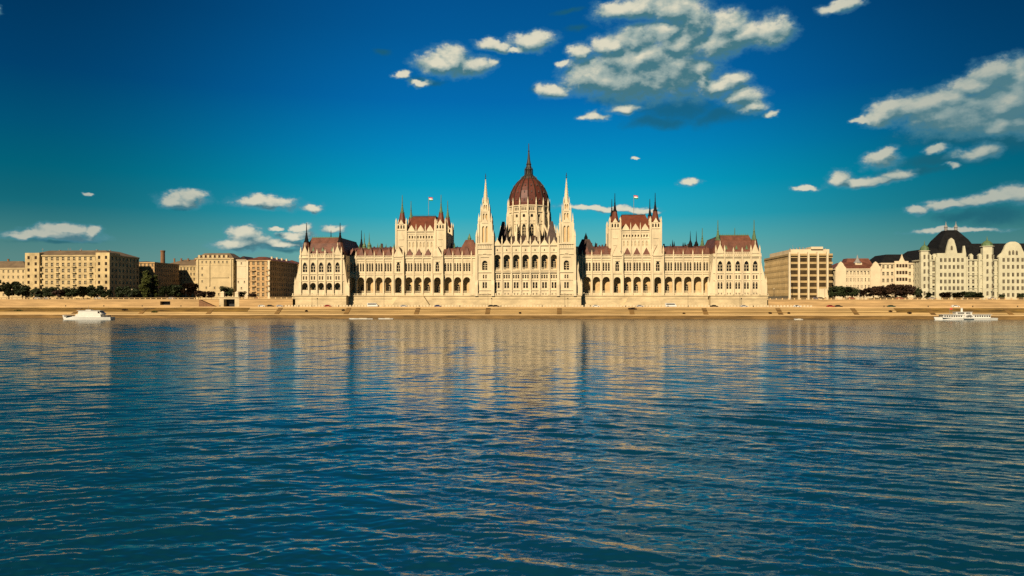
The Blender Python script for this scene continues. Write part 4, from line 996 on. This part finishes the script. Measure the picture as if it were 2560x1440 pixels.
tgroup([
 ('tree', 'tall dark tree at the far left edge in front of the low cream house', -25, 454, 11, 14.5, 14, LEAFD),
 ('tree', 'dark bushy tree second from the left edge before the low cream house', 22, 455, 11, 14, 13, LEAFD),
 ('tree', 'dark tree by the left corner of the yellow apartment block', 56, 453, 11, 10.5, 10, LEAFD),
 ('tree', 'small dark tree under the left corner bay of the yellow block', 92, 453, 11, 7.8, 9, LEAFD),
 ('tree', 'wide dark tree before the left third of the yellow block', 122, 454, 11, 9.5, 11, LEAFD),
 ('tree', 'rusty brown low tree before the middle of the yellow block', 152, 453, 11, 8.0, 9, LEAFR),
 ('tree', 'low dark tree just right of the rusty one before the yellow block', 180, 453, 11, 8.2, 10, LEAFD),
 ('tree', 'broad dark tree above the white cruise boat', 208, 454, 11, 9.0, 11, LEAFD),
 ('tree', 'round black tree left of the right corner bay of the yellow block', 236, 453, 11, 9.4, 11, LEAFD),
 ('tree', 'small dark tree at the right corner of the yellow block', 262, 453, 11, 6.8, 8, LEAFD),
 ('tree', 'dark tree against the shaded side wall of the yellow block', 305, 458, 11, 9, 10, LEAFD),
 ('tree', 'low dark tree left of the pale green poplars', 335, 456, 11, 8.5, 9, LEAFD)], LT)
tgroup([
 ('poplar', 'tall green poplar left of the pair beside the yellow block', 366, 458, 11, 19, 7.5, LEAFG, 'poplar'),
 ('poplar', 'slimmer green poplar right of the pair beside the yellow block', 386, 462, 11, 16, 6.5, LEAFG, 'poplar')], 'poplars beside the yellow block')
tgroup([
 ('tree', 'dark tree in front of the long brown roofed building, left one', 415, 456, 11, 9.5, 10, LEAFD),
 ('tree', 'dark tree in front of the long brown roofed building, middle one', 445, 458, 11, 11.5, 11, LEAFD),
 ('tree', 'dark tree in front of the long brown roofed building, right one', 474, 458, 11, 12, 11, LEAFR),
 ('tree', 'small rusty tree at the left foot of the plain cream corner building', 500, 453, 11, 6.5, 8, LEAFR),
 ('tree', 'small dark tree before the middle of the plain cream corner building', 528, 453, 11, 5.5, 6, LEAFR),
 ('tree', 'dark umbrella shaped tree above the stair portal', 566, 453, 11, 9.0, 10, LEAFD),
 ('tree', 'small dark tree before the narrow pale house', 602, 453, 11, 5.5, 7, LEAFD),
 ('tree', 'small dark tree at the foot of the orange house', 630, 453, 11, 4.6, 6, LEAFR)], LT)
RT = 'trees along the right quay'
tgroup([
 ('tree', 'round dark green tree at the right corner of the bronze office block', 2086, 450, 11, 9.6, 10, LEAFD),
 ('tree', 'dark green tree before the left part of the white mansion', 2108, 450, 11, 9.0, 10.5, LEAFD),
 ('tree', 'dark green tree before the middle of the white mansion', 2130, 451, 11, 8.2, 9, LEAFD),
 ('tree', 'sparse rusty tree before the right part of the white mansion', 2160, 452, 11, 7.5, 6, LEAFR),
 ('tree', 'leafy rusty tree between the white mansion and the gabled townhouse', 2184, 451, 11, 8.4, 9, LEAFR),
 ('tree', 'broad rusty tree before the left half of the gabled townhouse', 2212, 450, 11, 9.0, 11, LEAFR),
 ('tree', 'broad dark rusty tree before the centre of the gabled townhouse', 2238, 450, 11, 10.2, 11, LEAFR),
 ('tree', 'dark rusty tree before the right edge of the gabled townhouse', 2266, 451, 11, 9.4, 10, LEAFR),
 ('tree', 'dark tree at the left corner of the pale green palace', 2292, 450, 11, 7.5, 7, LEAFD),
 ('tree', 'low dark tree below the left window bay of the pale green palace', 2320, 449, 11, 4.4, 5, LEAFD),
 ('tree', 'low rusty tree below the curved gable of the pale green palace', 2365, 448.6, 11, 4.6, 7, LEAFR),
 ('tree', 'low dark tree below the slate dome of the pale green palace', 2395, 448.6, 11, 4.8, 7, LEAFD),
 ('tree', 'round dark tree right of the slate dome beside the quay', 2424, 448.6, 11, 5.2, 8, LEAFD),
 ('tree', 'dark tree left of the octagonal turret of the palace', 2446, 448.6, 11, 5.2, 7.5, LEAFD),
 ('tree', 'small dark bush like tree below the round gable at the right', 2505, 448.6, 11, 3.4, 3.6, LEAFD),
 ('tree', 'small dark bush like tree at the right edge of the picture', 2552, 448.6, 11, 3.8, 3.8, LEAFD)], RT)
# shrubs growing out of the sloping wall
def shrub(px_, V, z, w, h, label, leaf=LEAFR):
    r = random.Random(int(px_)); g = G(); x = WX(px_, V)
    for k in range(260):
        d = Vector((r.gauss(0, 1), r.gauss(0, 1), r.gauss(0, 1))).normalized() * r.random() ** .5
        p = Vector((x + d.x * w / 2, V + d.y * .8, z + h * .5 + d.z * h / 2)); s_ = r.uniform(.12, .3)
        u = Vector((r.gauss(0, 1), r.gauss(0, 1), r.gauss(0, 1))).normalized(); v = u.orthogonal().normalized()
        g.face([tuple(p + u * s_), tuple(p + v * s_ * .7), tuple(p - u * s_), tuple(p - v * s_ * .7)])
    tag(g.build('shrub', leaf, off=(x, V, z)), label, 'shrub', 'shrubs rooted in the embankment')
for a in ((1581, 428.2, 5.0, 5.2, 1.6, 'widest brown shrub on the sloping wall right of the twin spires'),
          (1300, 424.3, 2.7, 1.3, 1.2, 'tiny shrub on the ledge below the central dome'),
          (858, 427, 4.2, 1.8, 1.2, 'small brown shrub on the slope below the left end pavilion'),
          (766, 426, 3.8, 1.6, 1.0, 'small shrub on the slope left of the palace podium'),
          (1710, 424.4, 2.6, 1.8, .9, 'small shrub on the ledge below the right wing'),
          (1925, 424.6, 2.6, 2.2, 1.3, 'brown shrub on the ledge below the right palace corner'),
          (1972, 424.6, 2.6, 1.6, 1.4, 'small shrub on the ledge below the office block'),
          (2226, 426.5, 3.9, 2.2, 1.0, 'brown shrub on the slope below the gabled townhouse'),
          (2274, 424.6, 2.7, 2.6, 1.6, 'brown shrub on the ledge left of the white passenger ship'),
          (386, 425, 2.9, 4.2, 1.5, 'olive shrub clump on the ledge below the poplars', LEAFG),
          (46, 426, 3.6, 6.0, 1.3, 'long olive shrub strip on the slope at the far left', LEAFG),
          (312, 427, 4.2, 4.0, 1.2, 'dark shrub clump on the slope right of the white cruise boat')): shrub(a[0], a[1], a[2], a[3], a[4], a[5], *(a[6:]))

# ================================================================== CARS, LAMPS
CARM = {n: mat('car_paint_' + n, c, rough=.3, var=.03, spec=.5) for n, c in dict(white=(.7, .68, .62), black=(.02, .02, .02), red=(.3, .02, .02), silver=(.4, .4, .4), green=(.02, .06, .04), blue=(.03, .05, .15)).items()}
CP = {}
def car(px_, V, z, color, label, van=False):
    key = (color, van)
    if key not in CP:
        L_, W_, Hh = (4.3, 1.75, 1.45) if not van else (6.4, 2.1, 2.5)
        b = G()
        if not van: b.prism([(-2.15, .35), (2.15, .35), (2.15, .75), (1.9, .85), (1.1, .92), (.45, 1.42), (-1.1, 1.45), (-1.75, .98), (-2.1, .9)], -.85, .85)
        else: b.prism([(-3.2, .4), (3.2, .4), (3.2, 1.1), (2.7, 1.5), (2.2, 2.35), (1.9, 2.5), (-3.1, 2.5), (-3.2, 2.3)], -1.05, 1.05)
        w = G()
        for y in ((-.86, -.855), (.855, .86)) if not van else ((-1.06, -1.055), (1.055, 1.06)):
            w.prism([(-1.45, .97), (.95, .97), (.38, 1.35), (-1.05, 1.37)] if not van else [(-2.8, 1.5), (2.4, 1.5), (2.05, 2.2), (-2.8, 2.2)], *y)
        ws = []
        for sx_ in (-1, 1):
            for sy in (-1, 1):
                q = G(); x = sx_ * (1.35 if not van else 2.1); y = sy * (.75 if not van else .92); q.tube((x, y - .11, .33), (x, y + .11, .33), .33, 12); ws.append(q.mesh('wheel', TYRE))
        CP[key] = (b.mesh('body', CARM[color]), w.mesh('side_windows', GLASS), ws)
    b, w, ws = CP[key]; x = WX(px_, V); o = thing('parked_van' if van else 'parked_car', label, 'van' if van else 'car', (x, V, z), 'vehicles parked on the quay road')
    for nm, me in [('body', b), ('side_windows', w)] + [('wheel', q) for q in ws]:
        c_ = bpy.data.objects.new(nm, me); COL.objects.link(c_); c_.parent = o
for a in ((932, 440, 'white', 'white van parked below the left wing arcade', True), (1229, 440, 'black', 'black car parked below the left spire tower'), (1240, 440, 'black', 'second black car parked right behind the one below the left tower'),
          (820, 440, 'red', 'red car parked below the left end pavilion'), (700, 440, 'silver', 'silver car parked left of the palace podium'), (676, 440, 'black', 'black car parked right of the dark stair portal'), (655, 440, 'white', 'white car parked beside the black one near the portal'),
          (1010, 440, 'silver', 'silver car parked near the left stair block'), (1095, 440, 'blue', 'blue car parked right of the left stair block'),
          (1490, 440, 'white', 'white car parked below the right wing beside the central block'), (1600, 440, 'silver', 'silver car parked before the right stair block'), (1677, 440, 'white', 'white van parked right of the right stair block', True),
          (1786, 440, 'black', 'black car parked at the left corner of the right end pavilion'), (1860, 440, 'silver', 'silver car parked below the right end pavilion'), (1992, 440, 'white', 'white car parked below the bronze office block'),
          (2076, 440, 'red', 'red car parked below the gap between office and mansion'), (2096, 440, 'black', 'black car parked below the white mansion'), (2228, 440, 'green', 'dark green car parked below the gabled townhouse'), (2388, 440, 'white', 'white car parked above the passenger ship')):
    car(a[0], a[1], 6.4, a[2], a[3], *(a[4:]))
for i, (p, c_) in enumerate(((95, 'white'), (118, 'silver'), (150, 'black'), (246, 'white'), (430, 'silver'), (640, 'red'), (2040, 'blue'), (2052, 'black'), (2130, 'red'), (2250, 'red'), (2330, 'silver'), (2480, 'white'))):
    wh = ['under the left bay of the yellow block', 'second from the left before the yellow block', 'under the rusty tree of the yellow block', 'at the right bay of the yellow block', 'before the long brown roofed building', 'before the orange house', 'at the foot of the office block', 'right of the blue one by the office block', 'before the white mansion', 'before the gabled townhouse', 'before the left bay of the green palace', 'before the right half of the green palace'][i]
    car(p, 447.6, 11.0, c_, c_ + ' car on the upper quay ' + wh)
def lamp(px_, V, z, h, label):
    x = WX(px_, V); o = thing('street_lamp', label, 'street lamp', (x, V, z), 'street lamps on the quay')
    g = G(); g.lathe(x, V, [(z, .22), (z + .8, .16), (z + 1, .09), (z + h, .06)], 6); g.build('post', BLACK, o)
    g = G(); g.lathe(x, V, [(z + h, .1), (z + h + .15, .28), (z + h + .6, .34), (z + h + .8, .08)], 6); g.build('lantern', PALE, o)
for p, t in ((30, 'at the far left edge'), (145, 'above the bow of the white cruise boat'), (330, 'left of the poplars'), (465, 'left of the plain cream corner building'), (1935, 'beside the right palace corner'), (2062, 'before the right end of the office block'), (2150, 'before the white mansion turret'), (2300, 'before the left corner of the green palace'), (2480, 'before the octagonal turret of the green palace')):
    lamp(p, 447, 10.9, 6, 'thin black street lamp ' + t)
for p, t in ((1220, 'before the left spire tower'), (1412, 'before the right spire tower'), (1460, 'at the right end of the central podium'), (960, 'before the left wing'), (1720, 'before the right wing'), (780, 'before the left end pavilion'), (1850, 'before the right end pavilion')):
    lamp(p, 441.5, 6.4, 8, 'tall dark street lamp on the lower road ' + t)
x = WX(1976, 447); o = thing('flag_mast', 'tall white mast at the left corner of the office block', 'mast', (x, 447, 10.9)); g = G(); g.lathe(x, 447, [(10.9, .3), (12, .2), (27, .12)], 8); g.build('mast_pole', WHITE, o); g = G(); g.lathe(x, 447, [(27, .12), (27.3, .3), (27.6, .05)], 8); g.build('mast_top', LEAD, o)

# ================================================================== BOATS
def hull(g, L_, B_, z0, z1, bow=-1, sheer=.6, n=14):
    rings = []
    for k in range(n + 1):
        t = k / n; x = bow * (L_ / 2 - t * L_)
        w = B_ / 2 * min(1, (t * 2.6 + .02)) ** .6 * (1 if t < .85 else 1 - (t - .85) * 1.2)
        zt = z1 + sheer * (1 - t) ** 3
        rings.append([g.p(x, -w * .8, z0), g.p(x - (0 if t > 0 else -bow * .8), -w, zt), g.p(x - (0 if t > 0 else -bow * .8), w, zt), g.p(x, w * .8, z0)])
    for a, b in zip(rings, rings[1:]):
        for k in range(3): g.f.append([a[k], b[k], b[k + 1], a[k + 1]]); g.m.append(g.mi)
    g.f.append(rings[-1]); g.m.append(g.mi); g.f.append(rings[0][::-1]); g.m.append(g.mi)
VB = 386; bx = WX(221, VB); BO = thing('cruise_boat', 'white river cruise boat with tall white cabin near the far left bank', 'boat', (bx, VB, 0))
def bbuild(g, name, m, o, loc, **k):
    q = bpy.data.objects.new(name, g.mesh(name, m)); COL.objects.link(q); q.parent = o; return q
g = G(); hull(g, 27.5, 5.6, -.5, 1.5, -1, .9); bbuild(g, 'hull', WHITE, BO, None)
g = G(); g.prism([(-6.2, 1.5), (8.5, 1.5), (8.2, 3.0), (-5.6, 3.0)], -2.3, 2.3); g.prism([(-4.6, 3.0), (9.0, 3.0), (7.0, 4.9), (-4.2, 4.9)], -2.1, 2.1); g.box(-5.0, 8.2, -2.4, 2.4, 4.9, 5.05); g.box(-1, 2, -1, 1, 5.05, 5.4); bbuild(g, 'cabin', WHITE, BO, None)
g = G()
g.prism([(6.6, 3.5), (8.1, 3.5), (7.1, 4.6), (6.6, 4.6)], -2.13, 2.13); g.box(-12.4, -6.8, -2.0, -1.95, 1.7, 2.2)
bbuild(g, 'cabin_windows', GLASS, BO, None)
g = G()
for k in range(8): g.tube((-12.8 + k * .8, -1.6, 1.6), (-12.8 + k * .8, -1.6, 2.9), .05, 4)
g.tube((-12.8, -1.6, 2.9), (-7.0, -1.6, 2.9), .06, 4)
for k in range(6): g.tube((9.2 + k * .8, -2.2, 1.4), (9.2 + k * .8, -2.2, 2.5), .05, 4)
g.tube((9.2, -2.2, 2.5), (13.2, -2.2, 2.5), .06, 4); g.tube((0, 0, 5.9), (0, 0, 7.6), .06, 4)
bbuild(g, 'railing', LEAD, BO, None)
g = G(); g.box(10.2, 11.6, -1, 1, 1.4, 2.3); g.lathe(12.3, 0, [(1.4, .3), (2.6, .2)], 8); bbuild(g, 'deck_gear', BLACK, BO, None)
VB = 411; bx = WX(2413, VB); SH = thing('passenger_ship', 'white side wheel passenger ship with windowed saloon moored at the right bank', 'ship', (bx, VB, 0))
g = G(); hull(g, 31.0, 6, -.5, 1.35, -1, .5); bbuild(g, 'hull', WHITE, SH, None)
g = G(); g.box(-12.5, 11.8, -2.4, 2.4, 1.35, 3.3); g.box(-13.2, 12.4, -2.8, 2.8, 3.3, 3.45); g.box(-5.6, 2.6, -1.7, 1.7, 3.45, 4.9); g.box(-6, 3, -1.9, 1.9, 4.9, 5.05); bbuild(g, 'saloon', WHITE, SH, None)
for k in range(20):
    x_ = -11.6 + k * 1.2
    if -2.8 < x_ < 3: continue
    g = G(); g.box(x_ - .38, x_ + .38, -2.43, -2.41, 2.0, 2.8); bbuild(g, 'window', GLASS, SH, None)
g = G(); P = [(.2 + 2.6 * math.cos(t), 1.0 + 3.0 * math.sin(t)) for t in [PI * k / 12 for k in range(13)]]; g.prism(P, -3.6, -2.42); bbuild(g, 'paddle_box', WHITE, SH, None)
g = G()
for k in range(1, 8):
    t = PI * k / 8; g.prism([(.2 + .5 * math.cos(t - .2), 1.5 + .5 * math.sin(t - .2)), (.2 + 1.9 * math.cos(t - .12), 1.5 + 2.0 * math.sin(t - .12)), (.2 + 1.9 * math.cos(t + .12), 1.5 + 2.0 * math.sin(t + .12)), (.2 + .5 * math.cos(t + .2), 1.5 + .5 * math.sin(t + .2))], -3.63, -3.605)
bbuild(g, 'paddle_grille', GLASS, SH, None)
g = G(); g.box(-4.8, -1.4, -1.72, -1.705, 3.9, 4.6); g.box(-.4, 1.8, -1.72, -1.705, 3.9, 4.6); bbuild(g, 'wheelhouse_windows', GLASS, SH, None)
g = G(); g.lathe(-1.8, 0, [(5.05, .55), (7.2, .5), (7.25, .65), (7.5, .65)], 10); bbuild(g, 'funnel', WHITE, SH, None)
g = G(); g.tube((-8, 0, 3.4), (-8, 0, 7.4), .06, 4); g.tube((11.5, 0, 3.4), (13, 0, 5), .05, 4)
for k in range(32): g.tube((-13 + k * .8, -2.75, 3.45), (-13 + k * .8, -2.75, 4.2), .03, 3)
g.tube((-13, -2.75, 4.2), (12.2, -2.75, 4.2), .04, 4); bbuild(g, 'railing', LEAD, SH, None)
g = G(); g.box(-8, -6.6, -.05, .05, 6.5, 7.3); bbuild(g, 'pennant', FRED, SH, None)
SH.scale = (1, 1, .86)
# two low white launches near the bank
for p, L_, V_, lab in ((904, 13.0, 408, 'long low white launch near the bank below the left end pavilion'), (966, 8, 410, 'short low white launch just right of the long one'), (1997, 4, 411, 'tiny white dinghy near the bank below the office block')):
    q = thing('motor_launch' if p < 1900 else 'dinghy', lab, 'boat', (WX(p, V_), V_, 0)); g = G(); hull(g, L_, 2.0, -.2, .36, -1, .15, 8); bbuild(g, 'hull', WHITE, q, None)
    g = G(); g.prism([(-L_ * .15, .38), (L_ * .25, .38), (L_ * .22, .6), (-L_ * .08, .6)], -.6, .6); bbuild(g, 'cabin', PALE, q, None)

# ================================================================== SUN, SKY, CLOUDS
SAZ, SEL = math.radians(23), math.radians(34)
sd = Vector((-math.sin(SAZ) * math.cos(SEL), -math.cos(SAZ) * math.cos(SEL), math.sin(SEL)))
sl = bpy.data.lights.new('sun', 'SUN'); sl.energy = 5.0; sl.angle = math.radians(.5); sl.color = (1.0, .83, .60)
so = bpy.data.objects.new('sun', sl); COL.objects.link(so); so.rotation_euler = (-sd).to_track_quat('-Z', 'Y').to_euler(); so.location = (0, 0, 300)

w = bpy.data.worlds.new('World'); sc.world = w; w.use_nodes = True; nt = w.node_tree; N = nt.nodes; L = nt.links; N.clear()
def nd(t, **k):
    q = N.new(t)
    for a, b in k.items(): setattr(q, a, b)
    return q
def M_(op, a, b=None, c=None, clamp=False):
    q = N.new('ShaderNodeMath'); q.operation = op; q.use_clamp = clamp
    for i, v in enumerate((a, b, c)):
        if v is None: continue
        if isinstance(v, (int, float)): q.inputs[i].default_value = v
        else: L.new(v, q.inputs[i])
    return q.outputs[0]
sky = nd('ShaderNodeTexSky', sky_type='NISHITA'); sky.sun_disc = False; sky.sun_elevation = SEL; sky.sun_rotation = PI + SAZ; sky.air_density = 1.0; sky.dust_density = 0.6; sky.ozone_density = 2.0
tc = nd('ShaderNodeTexCoord'); sep = nd('ShaderNodeSeparateXYZ'); L.new(tc.outputs['Generated'], sep.inputs[0])
az = M_('ARCTAN2', sep.outputs[0], sep.outputs[1]); el = M_('ARCSINE', sep.outputs[2])
def ang(px_, py_):
    a = (px_ - 1280) / F; b = (750 - py_) / F; x, y, z = a * CY - SY, a * SY + CY, b
    return math.atan2(x, y), math.asin(z / math.sqrt(x * x + y * y + z * z))
CL = [(1540,25,48,22),(1600,22,50,28),(1690,20,60,42),(1735,62,36,46),(1810,55,46,28),(1865,85,66,30),(1925,76,42,34),(1800,108,55,32),(1590,100,58,26),(1660,86,48,22),(1705,112,56,32),(1520,118,42,24),(1448,135,22,20),
 (1600,152,100,40),(1475,190,52,38),(1520,200,85,34),(1600,200,100,40),(1680,180,85,52),(1750,172,34,20),(1762,196,18,28),(1790,218,44,18),(1832,205,34,20),(1858,245,42,20),(1882,268,30,13),(1386,226,36,16),(1404,160,15,9),(1485,290,24,9),(1560,270,34,10),(1925,287,14,7),
 (1095,162,52,24),(1130,150,40,28),(1180,165,46,18),(1230,160,14,9),(1235,112,36,12),(1232,104,16,14),(1330,98,46,19),(1285,120,26,6),(1000,188,15,7),(1045,206,24,6),(2100,12,42,13),
 (2490,180,50,32),(2550,190,40,42),(2430,212,55,24),(2370,242,48,24),(2300,265,62,28),(2240,270,52,27),(2195,290,42,16),(2150,298,22,7),(2400,285,110,42),(2520,255,80,52),(2520,310,80,26),
 (2205,398,42,15),(2222,384,26,15),(2340,373,28,7),(2440,385,44,15),(2375,418,11,6),(2098,440,28,17),(2140,450,38,12),(2245,435,38,11),(2185,450,45,10),(2020,470,28,7),
 (2500,490,66,14),(2560,482,55,20),(2440,502,44,12),(2370,514,44,11),(2300,525,26,8),(2380,572,90,6),
 (450,502,50,16),(475,487,26,13),(438,490,20,12),(655,508,64,12),(680,498,42,11),(778,519,26,9),(140,588,95,12),(165,572,48,12),(235,578,22,11),(60,592,36,7),(600,612,56,16),(612,590,36,20),(650,600,26,13),(710,608,55,9),(735,588,40,10),(752,570,24,10),(690,567,17,5),(832,572,24,9),(1500,520,84,7),(1590,524,44,4),(1725,455,22,8),(222,488,12,4),(-6,25,22,14),(1590,392,8,3)]
VL = [(1690,262,150,46),(1640,300,90,22),(1800,290,110,30),(1540,245,90,22),(2400,335,200,34),(2520,350,120,36),(2360,400,160,22),(2300,425,120,14),(2500,540,120,30),(2400,535,110,18),(1440,75,50,9),(960,140,30,12),(1420,30,60,8),(455,520,50,7),(150,604,120,8),(700,620,90,9),(1350,225,40,12),(1060,200,60,10)]
def group_density(name, lst, k=.4):
    t = bpy.data.node_groups.new(name, 'ShaderNodeTree')
    t.interface.new_socket('P', in_out='INPUT', socket_type='NodeSocketVector'); t.interface.new_socket('D', in_out='OUTPUT', socket_type='NodeSocketFloat')
    gi = t.nodes.new('NodeGroupInput'); go = t.nodes.new('NodeGroupOutput'); last = None
    for (px_, py_, rx, ry) in lst:
        a0, e0 = ang(px_, py_); a1, _ = ang(px_ + rx, py_); _, e1 = ang(px_, py_ - ry); ix, iy = 1 / (a1 - a0), 1 / (e1 - e0)
        ma = t.nodes.new('ShaderNodeVectorMath'); ma.operation = 'MULTIPLY_ADD'; ma.inputs[1].default_value = (ix, iy, 0); ma.inputs[2].default_value = (-a0 * ix, -e0 * iy, 0)
        t.links.new(gi.outputs[0], ma.inputs[0]); ln = t.nodes.new('ShaderNodeVectorMath'); ln.operation = 'LENGTH'; t.links.new(ma.outputs[0], ln.inputs[0])
        if last is None: last = ln.outputs['Value']
        else:
            q = t.nodes.new('ShaderNodeMath'); q.operation = 'SMOOTH_MIN'; q.inputs[2].default_value = k
            t.links.new(last, q.inputs[0]); t.links.new(ln.outputs['Value'], q.inputs[1]); last = q.outputs[0]
    s_ = t.nodes.new('ShaderNodeMath'); s_.operation = 'SUBTRACT'; s_.inputs[0].default_value = 1.0; t.links.new(last, s_.inputs[1]); t.links.new(s_.outputs[0], go.inputs[0])
    return t
cg = group_density('cloud_shapes', CL); vg = group_density('veil_shapes', VL, .35)
P = nd('ShaderNodeCombineXYZ'); L.new(az, P.inputs[0]); L.new(el, P.inputs[1])
def vmath(op, a, b):
    q = N.new('ShaderNodeVectorMath'); q.operation = op
    for i, v in enumerate((a, b)):
        if isinstance(v, tuple): q.inputs[i].default_value = v
        else: L.new(v, q.inputs[i])
    return q.outputs[0]
def dens(p):
    wn = nd('ShaderNodeTexNoise'); wn.inputs['Scale'].default_value = 22; wn.inputs['Detail'].default_value = 4; wn.inputs['Roughness'].default_value = .6
    L.new(vmath('MULTIPLY', p, (1, 1.5, 1)), wn.inputs['Vector'])
    wv = vmath('MULTIPLY', vmath('SUBTRACT', wn.outputs['Color'], (.5, .5, .5)), (.046, .026, 0))
    pw = vmath('ADD', p, wv)
    gn = nd('ShaderNodeGroup'); gn.node_tree = cg; L.new(pw, gn.inputs[0]); global BB; BB = gn.outputs[0]; dens.wv = wv
    dn = nd('ShaderNodeTexNoise'); dn.inputs['Scale'].default_value = 75; dn.inputs['Detail'].default_value = 6; dn.inputs['Roughness'].default_value = .68
    L.new(vmath('MULTIPLY', p, (1, 1.4, 1)), dn.inputs['Vector'])
    base = M_('MINIMUM', gn.outputs[0], .55)
    ln_ = nd('ShaderNodeTexNoise'); ln_.inputs['Scale'].default_value = 27; ln_.inputs['Detail'].default_value = 3.5; ln_.inputs['Roughness'].default_value = .5
    L.new(vmath('MULTIPLY', pw, (1, 1.5, 1)), ln_.inputs['Vector']); global LN; LN = ln_.outputs[0]
    return M_('MULTIPLY_ADD', M_('SUBTRACT', dn.outputs[0], .5), 1.2, base), dn.outputs[0]
D0, F0 = dens(P.outputs[0]); B0 = BB; N0 = LN
B2n = nd('ShaderNodeGroup'); B2n.node_tree = cg; L.new(vmath('ADD', vmath('ADD', P.outputs[0], dens.wv), (-.008, .026, 0)), B2n.inputs[0]); B2 = B2n.outputs[0]
D1, F1 = dens(vmath('ADD', P.outputs[0], (-.0045, .0085, 0))); B1 = BB; N1 = LN
def mrange(v, a, b, c=0., d=1., smooth=True):
    q = nd('ShaderNodeMapRange'); q.interpolation_type = 'SMOOTHSTEP' if smooth else 'LINEAR'
    for i, x_ in enumerate((a, b, c, d)): q.inputs[i + 1].default_value = x_
    L.new(v, q.inputs[0]); return q.outputs[0]
alpha = mrange(D0, -.44, .24)
lit = M_('MULTIPLY_ADD', M_('SUBTRACT', N0, N1), 1.25, M_('MULTIPLY_ADD', M_('SUBTRACT', D0, D1), .30, .17))  # lit tops and grey undersides are painted into the cloud colour from here
lit = M_('MULTIPLY_ADD', M_('MINIMUM', M_('MAXIMUM', M_('SUBTRACT', B0, B1), -.9), .6), .30, lit)
lit = M_('MULTIPLY_ADD', M_('SUBTRACT', M_('MINIMUM', B0, 1.0), M_('MAXIMUM', B2, -.5)), .22, lit)
def mixc(f, a, b):
    q = nd('ShaderNodeMix', data_type='RGBA')
    for i, v in ((0, f), (6, a), (7, b)):
        if isinstance(v, (int, float)): q.inputs[i].default_value = v
        elif isinstance(v, tuple): q.inputs[i].default_value = (*v, 1)
        else: L.new(v, q.inputs[i])
    return q.outputs[2]
SKYS = 0.1
# sky tint by elevation (polarised, saturated sky) multiplied onto the physical sky
ramp = nd('ShaderNodeValToRGB'); cr = ramp.color_ramp
L.new(mrange(el, -.02, .78, smooth=False), ramp.inputs[0])
def azf():
    d = M_('ABSOLUTE', M_('SUBTRACT', az, -.04))
    f = mrange(d, .10, .62, 1.0, .36)
    return M_('ADD', f, M_('MULTIPLY', M_('SUBTRACT', 1.0, f), mrange(el, .02, .13, .38, 0)))
SKYDEF = [  # elevation deg, displayed linear colour at the centre azimuth
 (-1, (.19, .38, .34)), (3.0, (.165, .40, .38)), (4.8, (.085, .40, .43)), (6.4, (.020, .365, .48)), (8.8, (.002, .32, .50)), (11.5, (.001, .235, .49)), (15, (.001, .145, .42)), (20, (.001, .10, .31)), (26, (.001, .065, .23)), (40, (.002, .033, .13))]
for i, (e_, c_) in enumerate(SKYDEF):
    pos = (math.radians(e_) + .02) / .80
    pos = min(1, max(0, pos))
    if i < 2: q = cr.elements[i]; q.position = pos
    else: q = cr.elements.new(pos)
    q.color = (*c_, 1)
skyc = nd('ShaderNodeMix', data_type='RGBA', blend_type='MULTIPLY'); skyc.inputs[0].default_value = 1
L.new(ramp.outputs[0], skyc.inputs[6])
gcol = nd('ShaderNodeCombineXYZ'); fa = azf()
for i in range(3): L.new(fa, gcol.inputs[i])
L.new(gcol.outputs[0], skyc.inputs[7])
# physical sky luminance shapes the ramp
bw = nd('ShaderNodeRGBToBW'); L.new(sky.outputs[0], bw.inputs[0])
phys = M_('MULTIPLY_ADD', M_('MINIMUM', bw.outputs[0], 6.0), .03, .91)
s2 = nd('ShaderNodeVectorMath', operation='SCALE'); L.new(skyc.outputs[2], s2.inputs[0]); L.new(phys, s2.inputs['Scale'])
base = s2.outputs[0]
vn = nd('ShaderNodeGroup'); vn.node_tree = vg
wn2 = nd('ShaderNodeTexNoise'); wn2.inputs['Scale'].default_value = 16; wn2.inputs['Detail'].default_value = 5; L.new(P.outputs[0], wn2.inputs['Vector'])
L.new(vmath('ADD', P.outputs[0], vmath('MULTIPLY', vmath('SUBTRACT', wn2.outputs['Color'], (.5, .5, .5)), (.05, .03, 0))), vn.inputs[0])
va = M_('MULTIPLY', mrange(M_('MULTIPLY_ADD', M_('SUBTRACT', F0, .5), .8, vn.outputs[0]), -.2, .85), .70)
c1 = mixc(va, base, (.012, .11, .16))
c1 = mixc(M_('MULTIPLY', mrange(D0, -.85, -.1), .38), c1, (.10, .30, .40))
ccol = mixc(mrange(lit, .30, .90, 0, 1), mixc(mrange(lit, -.05, .42, 0, 1), (.06, .18, .22), (.33, .42, .39)), (.74, .70, .54))
ccol = mixc(M_('MULTIPLY', mrange(fa, .4, .8, 1, 0), .45), ccol, (.10, .22, .26))
c2 = mixc(M_('MULTIPLY', alpha, .97), c1, ccol)
bg = nd('ShaderNodeBackground'); out = nd('ShaderNodeOutputWorld')
up = nd('ShaderNodeVectorMath', operation='SCALE'); L.new(c2, up.inputs[0]); up.inputs['Scale'].default_value = 1 / SKYS / 2 ** EXPO
L.new(up.outputs[0], bg.inputs[0]); bg.inputs[1].default_value = SKYS; L.new(bg.outputs[0], out.inputs[0])
w.cycles.sampling_method = 'MANUAL'; w.cycles.sample_map_resolution = 256

sc.view_settings.view_transform = 'Standard'; sc.view_settings.look = 'None'; sc.view_settings.exposure = EXPO; sc.view_settings.gamma = 1
sc.render.engine = 'CYCLES'; sc.cycles.max_bounces = 5; sc.cycles.diffuse_bounces = 1; sc.cycles.glossy_bounces = 3; sc.cycles.use_denoising = False
sc.cycles.sample_clamp_indirect = 6; sc.cycles.caustics_reflective = False
